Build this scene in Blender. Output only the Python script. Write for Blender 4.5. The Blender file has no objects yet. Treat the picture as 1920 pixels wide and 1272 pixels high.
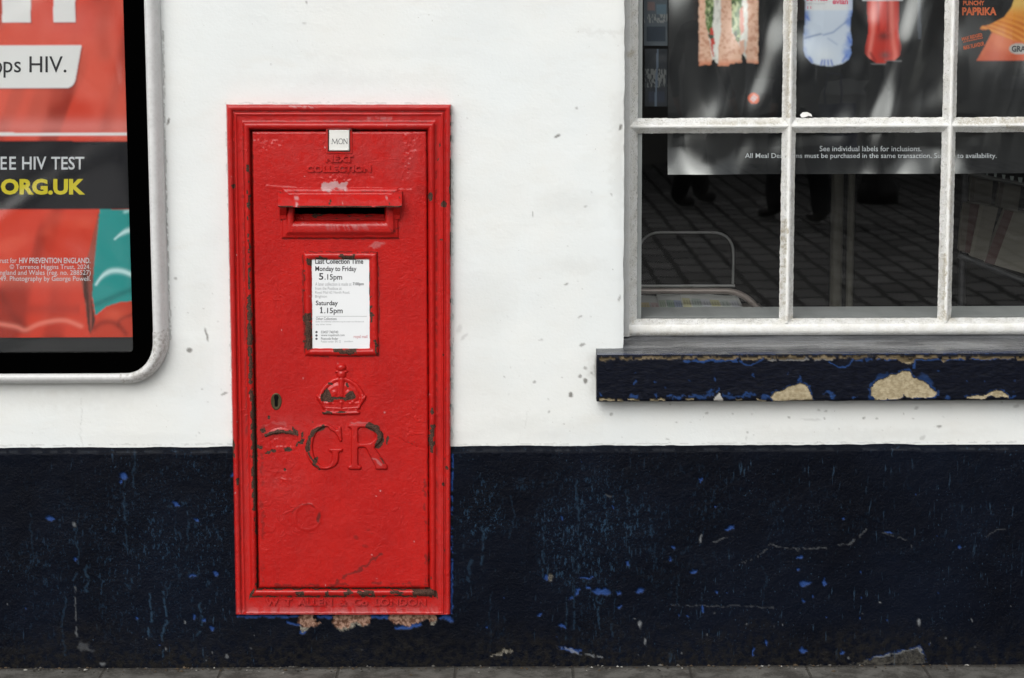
import bpy, math, random
import numpy as np
random.seed(5)
RNG = np.random.default_rng(7)
SC = bpy.context.scene
COL = SC.collection

# ------------------------------------------------------------------ camera
F, CX, CY = 4068.0, 960.0, 636.0            # focal length in photo pixels, picture centre
DIST, TANP, ROLL = 4.84, 0.1425, -0.0036
_th = math.atan(TANP)
_f = np.array([0, math.cos(_th), -math.sin(_th)])
_r0 = np.array([1.0, 0, 0]); _u0 = np.array([0, math.sin(_th), math.cos(_th)])
_r = _r0*math.cos(ROLL) + _u0*math.sin(ROLL)
_u = -_r0*math.sin(ROLL) + _u0*math.cos(ROLL)
CAM = np.array([0.0, -DIST*math.cos(_th), 0.0])

def W(px, py, d=0.0):
    """world point of the facade plane standing d metres proud of the wall (wall plane y = 0)"""
    px = np.asarray(px, float); py = np.asarray(py, float); d = np.asarray(d, float)
    px, py, d = np.broadcast_arrays(px, py, d)
    dr = _f + ((px-CX)/F)[..., None]*_r - ((py-CY)/F)[..., None]*_u
    t = (-d - CAM[1])/dr[..., 1]
    return CAM + t[..., None]*dr

CAM[2] -= W(960, 1250, 0.016)[2]            # the foot of the wall is z = 0

def PX(p):
    q = np.asarray(p, float) - CAM
    z = q @ _f
    return CX + F*(q @ _r)/z, CY - F*(q @ _u)/z

from mathutils import Matrix, Vector
cam_d = bpy.data.cameras.new('camera'); cam = bpy.data.objects.new('camera', cam_d); COL.objects.link(cam)
cam.matrix_world = Matrix(((_r[0], _u[0], -_f[0], CAM[0]), (_r[1], _u[1], -_f[1], CAM[1]), (_r[2], _u[2], -_f[2], CAM[2]), (0, 0, 0, 1)))
cam_d.sensor_width = 36.0; cam_d.lens = F*36.0/1920.0
cam_d.clip_start = 0.05; cam_d.clip_end = 400
cam_d.dof.use_dof = True; cam_d.dof.focus_distance = DIST - 0.02; cam_d.dof.aperture_fstop = 12.0
SC.camera = cam

# ------------------------------------------------------------------ sky, sun, exposure
SUN_EL, SUN_AZ = math.radians(38), math.radians(200)      # overcast, brightest above the street, a little to the left
world = bpy.data.worlds.new('World'); SC.world = world; world.use_nodes = True
wn = world.node_tree; wn.nodes.clear()
sky = wn.nodes.new('ShaderNodeTexSky'); sky.sky_type = 'NISHITA'; sky.sun_disc = False
sky.sun_elevation = SUN_EL; sky.sun_rotation = SUN_AZ
sky.air_density = 1.0; sky.dust_density = 5.0; sky.ozone_density = 1.0
hs = wn.nodes.new('ShaderNodeHueSaturation'); hs.inputs['Saturation'].default_value = 0.16
bg = wn.nodes.new('ShaderNodeBackground'); bg.inputs['Strength'].default_value = 0.15
wo = wn.nodes.new('ShaderNodeOutputWorld')
wn.links.new(sky.outputs[0], hs.inputs['Color']); wn.links.new(hs.outputs[0], bg.inputs['Color']); wn.links.new(bg.outputs[0], wo.inputs[0])
sun_d = bpy.data.lights.new('sun', 'SUN'); sun_d.energy = 1.2; sun_d.angle = math.radians(60); sun_d.color = (1.0, 0.99, 0.965)
sun = bpy.data.objects.new('sun', sun_d); COL.objects.link(sun)
_sd = Vector((math.sin(SUN_AZ)*math.cos(SUN_EL), math.cos(SUN_AZ)*math.cos(SUN_EL), math.sin(SUN_EL)))
sun.rotation_euler = _sd.to_track_quat('Z', 'Y').to_euler(); sun.location = (-3, -8, 9)
SC.view_settings.view_transform = 'Standard'; SC.view_settings.look = 'None'
SC.view_settings.gamma = 1.0; SC.view_settings.use_curve_mapping = False
SC.view_settings.exposure = -0.24
SC.cycles.max_bounces = 8; SC.cycles.transparent_max_bounces = 16

# ------------------------------------------------------------------ small helpers
def lin(*c):
    c = np.asarray(c if len(c) > 1 else c[0], float)/255.0
    return np.where(c <= 0.04045, c/12.92, ((c+0.055)/1.055)**2.4)
def rgba(*c):
    l = lin(*c); return (float(l[0]), float(l[1]), float(l[2]), 1.0)
def sm(a, b, x):
    t = np.clip((np.asarray(x, float)-a)/(b-a), 0, 1); return t*t*(3-2*t)
def vnoise(x, y, seed=0):
    x = np.asarray(x, float); y = np.asarray(y, float)
    xi = np.floor(x).astype(np.int64); yi = np.floor(y).astype(np.int64)
    fx = x-xi; fy = y-yi; fx = fx*fx*(3-2*fx); fy = fy*fy*(3-2*fy)
    def h(i, j):
        n = (i*374761393 + j*668265263 + seed*1442695041) & 0x7fffffff
        n = ((n ^ (n >> 13))*1274126177) & 0x7fffffff
        n = ((n ^ (n >> 16))*2246822519) & 0x7fffffff
        return ((n ^ (n >> 15)) & 0xffffff)/float(0xffffff)
    a = h(xi, yi)*(1-fx)+h(xi+1, yi)*fx; b = h(xi, yi+1)*(1-fx)+h(xi+1, yi+1)*fx
    return a*(1-fy)+b*fy
def fbm(x, y, seed=0, o=4):
    s = 0; a = 0.5; t = 0
    for k in range(o):
        s = s + a*vnoise(np.asarray(x)*2**k, np.asarray(y)*2**k, seed+k*17); t += a; a *= 0.5
    return s/t
def swave(x, y, lx, ly, seed, n=6):
    """smooth rolling surface of unit rms made of a few sines with wavelengths near lx, ly"""
    r = np.random.default_rng(seed); t = 0
    x = x+.18*lx*np.sin(y*6.283/ly*.8+r.uniform(0, 6)); y = y+.12*ly*np.sin(x*6.283/lx*.5+r.uniform(0, 6))
    for k in range(n):
        t = t+np.sin(6.283*(x/(lx*r.uniform(.65, 1.9))*r.choice((-1, 1))+y/(ly*r.uniform(.65, 1.9)))+r.uniform(0, 6.283))
    return t/math.sqrt(n/2)
def in_poly(pts, X, Y):
    ins = np.zeros(X.shape, bool); n = len(pts)
    for i in range(n):
        x1, y1 = pts[i]; x2, y2 = pts[(i+1) % n]
        if y1 == y2: continue
        c = ((y1 > Y) != (y2 > Y)) & (X < (x2-x1)*(Y-y1)/(y2-y1)+x1)
        ins ^= c
    return ins
def seg_dist(pts, X, Y):
    d = np.full(X.shape, 1e9)
    for (x1, y1), (x2, y2) in zip(pts[:-1], pts[1:]):
        vx, vy = x2-x1, y2-y1; L = vx*vx+vy*vy+1e-9
        t = np.clip(((X-x1)*vx+(Y-y1)*vy)/L, 0, 1)
        d = np.minimum(d, np.hypot(X-x1-t*vx, Y-y1-t*vy))
    return d

def blur(a, r, it=3):
    for _ in range(it):
        for ax in (0, 1):
            w = [(r, r) if k == ax else (0, 0) for k in (0, 1)]; p = np.pad(a, w, 'edge'); n = a.shape[ax]
            a = sum(np.take(p, range(k, k+n), axis=ax) for k in range(2*r+1))/(2*r+1)
    return a
class Mask:
    """wear, stains, printed marks and painted glints: 0..1 over the facade, measured in photo pixels"""
    def __init__(s, x0, y0, x1, y1, step=1.0):
        s.x0, s.y0, s.st = x0, y0, step
        xs = np.arange(x0, x1+step, step); ys = np.arange(y0, y1+step, step)
        s.X, s.Y = np.meshgrid(xs, ys); s.a = np.zeros(s.X.shape)
        s.nx = (fbm(s.X/8, s.Y/8, 3, 4)-.5)*1.9; s.ny = (fbm(s.X/8, s.Y/8, 77, 4)-.5)*1.9
    def _win(s, xa, ya, xb, yb):
        h, w = s.a.shape
        i0 = int(max(0, (ya-s.y0)/s.st)); i1 = int(min(h, (yb-s.y0)/s.st+2)); j0 = int(max(0, (xa-s.x0)/s.st)); j1 = int(min(w, (xb-s.x0)/s.st+2))
        return slice(i0, max(i0, i1)), slice(j0, max(j0, j1))
    def poly(s, pts, v=1.0, rough=6.0):
        p = np.array(pts, float); w = s._win(p[:, 0].min()-8, p[:, 1].min()-8, p[:, 0].max()+8, p[:, 1].max()+8)
        m = in_poly(pts, s.X[w]+s.nx[w]*rough, s.Y[w]+s.ny[w]*rough)
        s.a[w] = np.maximum(s.a[w], m*v)
    def stroke(s, pts, wd, v=1.0, rough=4.0, gaps=0.0, seed=1):
        p = np.array(pts, float); w = s._win(p[:, 0].min()-wd-8, p[:, 1].min()-wd-8, p[:, 0].max()+wd+8, p[:, 1].max()+wd+8)
        X, Y = s.X[w], s.Y[w]
        d = seg_dist(pts, X+s.nx[w]*rough, Y+s.ny[w]*rough)
        m = 1-sm(wd*.5-.6, wd*.5+.6, d)
        if gaps: m = m*sm(gaps-.04, gaps+.04, fbm(X/9, Y/9, seed+31, 3))
        s.a[w] = np.maximum(s.a[w], m*v)
    def blob(s, cx, cy, rx, ry=None, v=1.0, rot=0.0, rough=4.0, soft=.35):
        ry = ry or rx; R = max(rx, ry)+8; w = s._win(cx-R, cy-R, cx+R, cy+R)
        X = s.X[w]+s.nx[w]*rough-cx; Y = s.Y[w]+s.ny[w]*rough-cy; c, n = math.cos(rot), math.sin(rot)
        q = np.hypot((X*c+Y*n)/rx, (-X*n+Y*c)/ry)
        s.a[w] = np.maximum(s.a[w], (1-sm(1-soft, 1+soft, q))*v)
    def __call__(s, px, py):
        h, w = s.a.shape
        u = (np.asarray(px)-s.x0)/s.st; v = (np.asarray(py)-s.y0)/s.st
        ok = (u >= 0) & (v >= 0) & (u < w-1) & (v < h-1)
        u = np.clip(u, 0, w-1.001); v = np.clip(v, 0, h-1.001)
        i = v.astype(int); j = u.astype(int); fu = u-j; fv = v-i; a = s.a
        r = (a[i, j]*(1-fu)+a[i, j+1]*fu)*(1-fv)+(a[i+1, j]*(1-fu)+a[i+1, j+1]*fu)*fv
        return r*ok

class Geo:
    """collects pieces of one mesh"""
    def __init__(s): s.v = []; s.f = []; s.m = []; s.at = []; s.n = 0
    def add(s, v, f, m=0, **at):
        v = np.asarray(v, float).reshape(-1, 3)
        s.v.append(v); s.f.append((s.n, f)); s.m.append(m); s.at.append((len(v), at)); s.n += len(v)
        return s
    def grid(s, P, m=0, mask=None, flip=False, close=False, **at):
        h, w = P.shape[:2]
        I = np.arange(h*w).reshape(h, w)
        if close: I = np.concatenate([I, I[:, :1]], 1)
        q = np.stack([I[:-1, :-1], I[1:, :-1], I[1:, 1:], I[:-1, 1:]], -1)
        if mask is not None: q = q[mask]
        q = q.reshape(-1, 4)
        if flip: q = q[:, ::-1]
        return s.add(P.reshape(-1, 3), q, m, **{k: np.asarray(a).reshape(-1, *(np.asarray(a).shape[2:])) if np.asarray(a).ndim >= 2 else a for k, a in at.items()})
    def box(s, a, b, m=0):
        (x0, y0, z0), (x1, y1, z1) = np.minimum(a, b), np.maximum(a, b)
        v = [(x0, y0, z0), (x1, y0, z0), (x1, y1, z0), (x0, y1, z0), (x0, y0, z1), (x1, y0, z1), (x1, y1, z1), (x0, y1, z1)]
        f = [(0, 3, 2, 1), (4, 5, 6, 7), (0, 1, 5, 4), (1, 2, 6, 5), (2, 3, 7, 6), (3, 0, 4, 7)]
        return s.add(v, f, m)
    def tube(s, pts, r, n=10, m=0, caps=True):
        P = np.array(pts, float); k = len(P); r = np.broadcast_to(np.asarray(r, float), (k,))
        T = np.gradient(P, axis=0); T /= np.linalg.norm(T, axis=1)[:, None]+1e-12
        up = np.array([0, 0, 1.0]) if abs(T[0][2]) < .9 else np.array([1.0, 0, 0])
        A = np.cross(T[0], up); A /= np.linalg.norm(A); rows = []
        for i in range(k):
            A = A-T[i]*(A@T[i]); A /= np.linalg.norm(A); B = np.cross(T[i], A)
            an = np.linspace(0, 2*math.pi, n, endpoint=False)
            rows.append(P[i]+r[i]*(np.cos(an)[:, None]*A+np.sin(an)[:, None]*B))
        s.grid(np.array(rows), m, close=True)
        if caps:
            s.add(rows[0], [tuple(range(n))], m); s.add(rows[-1], [tuple(range(n))[::-1]], m)
        return s
    def lathe(s, c, prof, n=24, m=0):
        an = np.linspace(0, 2*math.pi, n, endpoint=False)
        P = np.array([[(c[0]+r*math.cos(a), c[1]+r*math.sin(a), c[2]+z) for a in an] for r, z in prof])
        return s.grid(P, m, close=True, flip=True)
    def build(s, name, mats, parent=None, loc=None, smooth=False, link=True):
        me = bpy.data.meshes.new(name)
        V = np.concatenate(s.v)
        org = np.array(ORG[parent.name]) if parent is not None else (np.array(loc, float) if loc is not None else np.array([V[:, 0].mean(), V[:, 1].mean(), V[:, 2].min()]))
        V = V-org
        cnt, idx, mi = [], [], []
        for (off, f), m in zip(s.f, s.m):
            if isinstance(f, np.ndarray):
                cnt.append(np.full(len(f), f.shape[1])); idx.append((f+off).ravel()); mi.append(np.full(len(f), m))
            else:
                cnt.append(np.array([len(q) for q in f])); idx.append(np.array([i+off for q in f for i in q])); mi.append(np.full(len(f), m))
        cnt = np.concatenate(cnt); idx = np.concatenate(idx); mi = np.concatenate(mi)
        me.vertices.add(len(V)); me.vertices.foreach_set('co', V.astype(np.float32).ravel())
        me.loops.add(len(idx)); me.loops.foreach_set('vertex_index', idx.astype(np.int32))
        me.polygons.add(len(cnt)); st = np.concatenate([[0], np.cumsum(cnt)[:-1]])
        me.polygons.foreach_set('loop_start', st.astype(np.int32))
        try: me.polygons.foreach_set('loop_total', cnt.astype(np.int32))
        except Exception: pass
        me.polygons.foreach_set('material_index', mi.astype(np.int32))
        me.polygons.foreach_set('use_smooth', np.full(len(cnt), bool(smooth)))
        names = set(k for _, a in s.at for k in a)
        for k in names:
            col = k == 'Col'
            buf = []
            for n, a in s.at:
                if k in a: z = np.asarray(a[k], float); z = np.broadcast_to(z, (n, 3) if col else (n,))
                else: z = np.zeros((n, 3) if col else n)
                buf.append(z)
            arr = np.concatenate(buf)
            if col:
                t = me.attributes.new(k, 'FLOAT_COLOR', 'POINT'); arr = np.concatenate([arr, np.ones((len(arr), 1))], 1); t.data.foreach_set('color', arr.astype(np.float32).ravel())
            else:
                t = me.attributes.new(k, 'FLOAT', 'POINT'); t.data.foreach_set('value', arr.astype(np.float32))
        me.update(calc_edges=True); me.validate()
        for m in (mats if isinstance(mats, (list, tuple)) else [mats]): me.materials.append(m)
        o = bpy.data.objects.new(name, me); COL.objects.link(o)
        if parent is not None: o.parent = parent
        else: o.location = org
        ORG[o.name] = tuple(org)
        return o
ORG = {}
def thing(name, label, cat, loc, group=None):
    o = bpy.data.objects.new(name, None); COL.objects.link(o); o.location = loc; o.empty_display_size = .1
    o['label'] = label; o['category'] = cat
    if group: o['group'] = group
    ORG[o.name] = tuple(float(c) for c in loc); return o
def tag(o, label, cat, group=None):
    o['label'] = label; o['category'] = cat
    if group: o['group'] = group
    return o
def structure(o, label=None, cat=None):
    o['kind'] = 'structure'
    if label: o['label'] = label; o['category'] = cat
    return o

_tc = {}
def text_geo(g, s, x0, x1, y0, y1, d, m=0, bold=0.0, depth=0.0, bevel=0.0, rot=0.0, shear=0.0, fn=None):
    """lettering fitted to the box x0..x1, y0..y1 (photo pixels) lying d metres proud of the wall"""
    key = (s, bold, depth, bevel, shear)
    if key not in _tc:
        cu = bpy.data.curves.new('t', 'FONT'); cu.body = s; cu.offset = bold; cu.resolution_u = 3; cu.shear = shear
        if depth: cu.extrude = depth; cu.bevel_depth = bevel; cu.bevel_resolution = 2
        o = bpy.data.objects.new('t', cu); COL.objects.link(o); bpy.context.view_layer.update()
        dg = bpy.context.evaluated_depsgraph_get(); me = bpy.data.meshes.new_from_object(o.evaluated_get(dg))
        V = np.zeros(len(me.vertices)*3); me.vertices.foreach_get('co', V); V = V.reshape(-1, 3)
        fs = [tuple(p.vertices) for p in me.polygons]
        bpy.data.objects.remove(o); bpy.data.curves.remove(cu); bpy.data.meshes.remove(me)
        _tc[key] = (V, fs)
    V, fs = _tc[key]
    a, b = V.min(0), V.max(0)
    x = x0+(V[:, 0]-a[0])/(b[0]-a[0])*(x1-x0); y = y1-(V[:, 1]-a[1])/(b[1]-a[1])*(y1-y0)
    if rot:
        xc, yc = (x0+x1)/2, (y0+y1)/2; c, n = math.cos(rot), math.sin(rot)
        x, y = xc+(x-xc)*c-(y-yc)*n, yc+(x-xc)*n+(y-yc)*c
    dd = np.full(x.shape, d)
    if fn is not None: dd = dd+fn(x, y)
    if depth:
        zz = V[:, 2]; dd = dd+(zz-zz.min())/(zz.max()-zz.min()+1e-9)*depth_m(depth)
    g.add(W(x, y, dd), fs, m)
def depth_m(e): return e

# ------------------------------------------------------------------ materials
class Mat:
    def __init__(s, name):
        s.m = bpy.data.materials.new(name); s.m.use_nodes = True; s.t = s.m.node_tree; s.t.nodes.clear()
        s.out = s.t.nodes.new('ShaderNodeOutputMaterial')
    def n(s, typ, inp=None, **kw):
        nd = s.t.nodes.new('ShaderNode'+typ)
        for k, v in kw.items(): setattr(nd, k, v)
        for k, v in (inp or {}).items():
            if hasattr(v, 'bl_rna') and isinstance(v, bpy.types.NodeSocket): s.t.links.new(v, nd.inputs[k])
            else: nd.inputs[k].default_value = v
        return nd
    def pos(s): 
        if not hasattr(s, '_p'): s._p = s.n('NewGeometry').outputs['Position']
        return s._p
    def vec(s, sc=(1, 1, 1), base=None):
        return s.n('VectorMath', {0: base or s.pos(), 1: sc}, operation='MULTIPLY').outputs[0]
    def noise(s, scale, detail=4, rough=.55, sc=(1, 1, 1), dist=0.0):
        return s.n('TexNoise', {'Vector': s.vec(sc), 'Scale': scale, 'Detail': detail, 'Roughness': rough, 'Distortion': dist}).outputs['Fac']
    def ramp(s, fac, a, b, lo=0.0, hi=1.0):
        return s.n('MapRange', {'Value': fac, 'From Min': a, 'From Max': b, 'To Min': lo, 'To Max': hi}, interpolation_type='SMOOTHSTEP').outputs[0]
    def attr(s, name): return s.n('Attribute', attribute_name=name).outputs['Fac']
    def attrcol(s, name): return s.n('Attribute', attribute_name=name).outputs['Color']
    def mix(s, fac, a, b):
        nd = s.n('Mix', data_type='RGBA')
        for sock, v in ((nd.inputs[0], fac), (nd.inputs[6], a), (nd.inputs[7], b)):
            if isinstance(v, bpy.types.NodeSocket): s.t.links.new(v, sock)
            else: sock.default_value = v
        return nd.outputs[2]
    def math(s, op, a, b=0.0, clamp=False):
        return s.n('Math', {0: a, 1: b}, operation=op, use_clamp=clamp).outputs[0]
    def bump(s, h, strength=1.0, dist=0.001, normal=None):
        i = {'Height': h, 'Strength': strength, 'Distance': dist}
        if normal is not None: i['Normal'] = normal
        return s.n('Bump', i).outputs[0]
    def bsdf(s, **k):
        p = s.n('BsdfPrincipled')
        for a, v in k.items():
            a = a.replace('_', ' ')
            if a == 'Specular': a = 'Specular IOR Level'
            if isinstance(v, bpy.types.NodeSocket): s.t.links.new(v, p.inputs[a])
            else: p.inputs[a].default_value = v
        s.t.links.new(p.outputs[0], s.out.inputs[0]); return s.m
def plain(name, col, rough=.5, spec=.5, metal=0.0, bump=0.0, bscale=200, var=.12):
    M = Mat(name); c = col if len(col) == 4 else (*col, 1)
    f = M.ramp(M.noise(6, 3), .3, .7)
    dk = tuple(x*(1-var) for x in c[:3])+(1,)
    k = dict(Base_Color=M.mix(f, dk, c), Roughness=rough, Specular=spec, Metallic=metal)
    if bump: k['Normal'] = M.bump(M.noise(bscale, 3), bump, .001)
    return M.bsdf(**k)

def mat_red():
    M = Mat('red_gloss_paint')
    wear, pale, grime, fade_sheen = M.attr('wear'), M.attr('pale'), M.attr('grime'), M.attr('fade_sheen')
    n1 = M.noise(9, 4); n2 = M.noise(70, 4)
    red = M.mix(M.ramp(n1, .3, .7), (.43, .0072, .0058, 1), (.50, .0100, .0072, 1))
    red = M.mix(M.ramp(n2, .56, .80, 0, .35), red, (.38, .015, .012, 1))
    br = M.noise(60, 5, .6, sc=(1, 1, .18)); red = M.mix(M.ramp(br, .45, .75, 0, .45), red, (.37, .0072, .0068, 1))
    red = M.mix(M.math('MULTIPLY', fade_sheen, M.ramp(M.noise(45, 5, .7), .30, .62)), red, (.36, .075, .075, 1))
    fine = M.noise(420, 3)
    spk = M.math('MULTIPLY', M.ramp(M.noise(230, 2), .70, .74), M.ramp(M.noise(17, 3), .50, .62))
    red = M.mix(M.math('MULTIPLY', spk, .55), red, (.10, .03, .024, 1))
    iron = M.mix(M.ramp(fine, .35, .65), (.030, .014, .010, 1), (.105, .056, .040, 1))
    c = M.mix(M.math('MULTIPLY', pale, 1.0, True), red, M.mix(n2, (.42, .22, .22, 1), (.56, .46, .46, 1)))
    c = M.mix(grime, c, (.035, .014, .011, 1))  # grime marks, and darker lines along grooves and gaps
    wm = M.ramp(M.math('ADD', wear, M.math('MULTIPLY', M.math('SUBTRACT', M.noise(330, 4), .5), .55)), .42, .56)
    c = M.mix(wm, c, iron)
    h = M.math('ADD', M.math('MULTIPLY', M.noise(95, 5, .6), 1.0), M.math('MULTIPLY', M.noise(210, 4, .65), .70))
    h = M.math('ADD', h, M.math('MULTIPLY', M.ramp(M.noise(38, 3, .5, dist=1.2), .55, .62), M.math('MULTIPLY', M.ramp(M.noise(7, 2), .50, .66), .5)))
    h = M.math('SUBTRACT', h, M.math('MULTIPLY', wm, .5))
    ro = M.math('ADD', M.ramp(n2, .3, .7, .30, .46), M.math('MULTIPLY', wm, .35))
    return M.bsdf(Base_Color=c, Roughness=ro, Specular=.16, Coat_Weight=M.math('MULTIPLY', M.math('SUBTRACT', 1.0, wm), .55), Coat_Roughness=.10, Normal=M.bump(h, .75, .0018))
def mat_white():
    M = Mat('white_render')
    dirt, grime = M.attr('dirt'), M.attr('grime')
    n1 = M.noise(2.6, 5, sc=(1, 1, 1)); n2 = M.noise(14, 5, sc=(.6, 1, 1.6)); f = M.noise(300, 4)
    c = M.mix(M.ramp(n1, .35, .65), (.800, .815, .790, 1), (.785, .822, .820, 1)); c = M.mix(M.ramp(M.noise(1.3, 3), .4, .7, 0, .5), c, (.740, .765, .75, 1))
    c = M.mix(M.ramp(n2, .52, .80, 0, .30), c, (.72, .705, .65, 1))
    sp = M.math('MULTIPLY', M.ramp(M.noise(160, 2, .4), .735, .775), M.ramp(M.noise(5, 3), .45, .6))
    c = M.mix(M.math('MULTIPLY', sp, .5), c, (.33, .30, .26, 1))
    c = M.mix(grime, c, (.37, .355, .31, 1))
    c = M.mix(dirt, c, (.10, .09, .075, 1))
    h = M.math('ADD', M.math('MULTIPLY', M.noise(22, 6, .58, sc=(.85, 1, 1.2)), 1.5), M.math('MULTIPLY', M.noise(170, 4, .6), .34))
    return M.bsdf(Base_Color=c, Roughness=.55, Specular=.3, Normal=M.bump(h, .36, .0034))
def mat_navy():
    M = Mat('navy_masonry_paint')
    blue, bare, pale, teal, brick, dust, fleck = (M.attr(k) for k in ('blue', 'bare', 'pale', 'teal', 'brick', 'dust', 'fleck'))
    n1 = M.noise(3.5, 4); n2 = M.noise(240, 4, .6)
    c = M.mix(M.ramp(n1, .3, .7), (.0008, .0016, .0046, 1), (.0022, .0042, .0105, 1))
    st = M.math('MULTIPLY', M.ramp(M.noise(130, 3, .5, sc=(1, 1, .16)), .62, .72), M.ramp(M.noise(4.2, 3), .42, .60))
    st2 = M.math('MULTIPLY', M.ramp(M.noise(260, 2, .5, sc=(1, 1, .55)), .66, .74), M.ramp(M.noise(3.1, 3, sc=(1, 1, .7)), .44, .58))
    c = M.mix(M.math('MULTIPLY', M.math('MAXIMUM', st, st2), .62), c, (.026, .052, .088, 1))
    fk = M.math('MAXIMUM', M.ramp(M.noise(150, 4, .6, sc=(1, 1, .45)), .56, .66), M.math('MULTIPLY', M.ramp(M.noise(330, 3, .6), .58, .68), .8))
    c = M.mix(M.math('MULTIPLY', M.math('MULTIPLY', fk, fleck), .72), c, (.022, .054, .100, 1))
    c = M.mix(M.math('MULTIPLY', teal, .66), c, (.030, .068, .118, 1))
    c = M.mix(M.math('MULTIPLY', dust, M.ramp(M.noise(60, 5, .65), .38, .62)), c, (.012, .0112, .0105, 1))
    c = M.mix(blue, c, M.mix(n2, (.012, .036, .14, 1), (.030, .078, .25, 1)))
    c = M.mix(M.math('MULTIPLY', pale, .72), c, (.26, .275, .29, 1))
    bc = M.mix(M.ramp(M.noise(90, 5, .7), .35, .65), (.07, .064, .052, 1), (.30, .28, .23, 1))
    c = M.mix(bare, c, bc)
    c = M.mix(brick, c, M.mix(M.ramp(M.noise(120, 4), .4, .6), (.13, .065, .042, 1), (.36, .22, .16, 1)))
    h = M.math('ADD', M.math('MULTIPLY', M.noise(210, 4, .6), .9), M.math('MULTIPLY', M.noise(30, 4, .6), 1.3))
    h = M.math('SUBTRACT', h, M.math('MULTIPLY', M.math('MAXIMUM', M.math('MAXIMUM', blue, bare), brick), .9))
    return M.bsdf(Base_Color=c, Roughness=.5, Specular=.09, Normal=M.bump(h, .8, .0024))
def mat_sill():
    M = Mat('flaking_navy_paint_on_stone')
    blue, tan, pale, strip = M.attr('blue'), M.attr('tan'), M.attr('pale'), M.attr('strip')
    n2 = M.noise(180, 4, .6, sc=(.4, 1, 1))
    c = M.mix(M.ramp(n2, .3, .7), (.0016, .0024, .0062, 1), (.0048, .0066, .0145, 1))
    c = M.mix(blue, c, M.mix(M.noise(90, 3), (.008, .028, .085, 1), (.028, .078, .25, 1)))
    c = M.mix(pale, c, (.42, .41, .38, 1))
    tc = M.mix(M.ramp(M.noise(110, 5, .65), .35, .65), (.30, .245, .15, 1), (.44, .375, .25, 1)); sc_ = M.mix(M.ramp(M.noise(60, 5, .65, sc=(.3, 1, 1)), .35, .65), (.075, .056, .030, 1), (.175, .135, .080, 1))
    c = M.mix(tan, c, M.mix(strip, tc, sc_))
    h = M.math('ADD', M.math('MULTIPLY', n2, 1.0), M.math('MULTIPLY', M.noise(40, 4, sc=(.5, 1, 1)), .8))
    h = M.math('SUBTRACT', h, M.math('MULTIPLY', tan, 1.4))
    return M.bsdf(Base_Color=c, Roughness=.47, Specular=.12, Normal=M.bump(h, .6, .0022))
def mat_silltop():
    M = Mat('worn_grey_sill_top')
    n = M.noise(26, 5, .6, sc=(.14, 1, 1)); e = M.attr('edge')
    c = M.mix(M.ramp(n, .3, .68), (.125, .13, .14, 1), (.022, .024, .030, 1))
    c = M.mix(M.ramp(M.noise(50, 4, .6, sc=(.2, 1, 1)), .62, .72, 0, .5), c, (.22, .23, .24, 1))
    c = M.mix(M.math('MULTIPLY', e, M.ramp(M.noise(60, 4, sc=(.3, 1, 1)), .42, .55)), c, (.012, .022, .07, 1))
    return M.bsdf(Base_Color=c, Roughness=M.ramp(n, .3, .7, .08, .34), Specular=.6, Normal=M.bump(M.noise(90, 4, sc=(.3, 1, 1)), .4, .0015))
def mat_window():
    M = Mat('old_white_gloss_and_putty')
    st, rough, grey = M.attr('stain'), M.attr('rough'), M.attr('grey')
    n = M.noise(45, 5, .6); f = M.noise(260, 4, .65)
    c = M.mix(M.ramp(n, .35, .7), (.87, .875, .855, 1), (.79, .785, .74, 1))
    c = M.mix(grey, c, (.46, .475, .475, 1))  # the reveal's shade on the stile flat, painted as a grey tone
    cr = M.math('MULTIPLY', M.ramp(M.noise(190, 3, .6, dist=1.8), .56, .65), rough)
    c = M.mix(M.math('MULTIPLY', M.math('MULTIPLY', rough, M.ramp(M.noise(28, 5, .65), .44, .66)), .55), c, (.62, .61, .56, 1))
    c = M.mix(M.math('MULTIPLY', cr, .80), c, (.31, .31, .26, 1))
    c = M.mix(M.math('MULTIPLY', st, M.ramp(f, .3, .6)), c, (.40, .35, .24, 1))
    h = M.math('MULTIPLY', M.math('ADD', M.noise(170, 4, .65, dist=.8), M.math('MULTIPLY', n, .8)), M.math('ADD', rough, .2))
    return M.bsdf(Base_Color=c, Roughness=.42, Specular=.4, Normal=M.bump(h, .9, .0042))
def mat_frame():
    M = Mat('off_white_powder_coated_metal')
    w = M.attr('wear')
    n = M.noise(20, 4)
    c = M.mix(M.ramp(n, .3, .7), (.64, .645, .64, 1), (.70, .705, .70, 1))
    wm = M.math('MULTIPLY', w, M.ramp(M.noise(120, 5, .7), .46, .60))
    c = M.mix(wm, c, (.20, .18, .15, 1))
    c = M.mix(M.math('MULTIPLY', w, .35), c, (.50, .49, .46, 1))
    return M.bsdf(Base_Color=c, Roughness=.34, Specular=.5, Normal=M.bump(M.noise(150, 3), .12, .001))
def mat_print(name, rough=.3, spec=.5, bump=0.0, coat=0.0):
    M = Mat(name)
    k = dict(Base_Color=M.attrcol('Col'), Roughness=rough, Specular=spec)
    if coat: k.update(Coat_Weight=coat, Coat_Roughness=.17)
    if bump: k['Normal'] = M.bump(M.noise(12, 3), bump, .002)
    return M.bsdf(**k)
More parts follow.
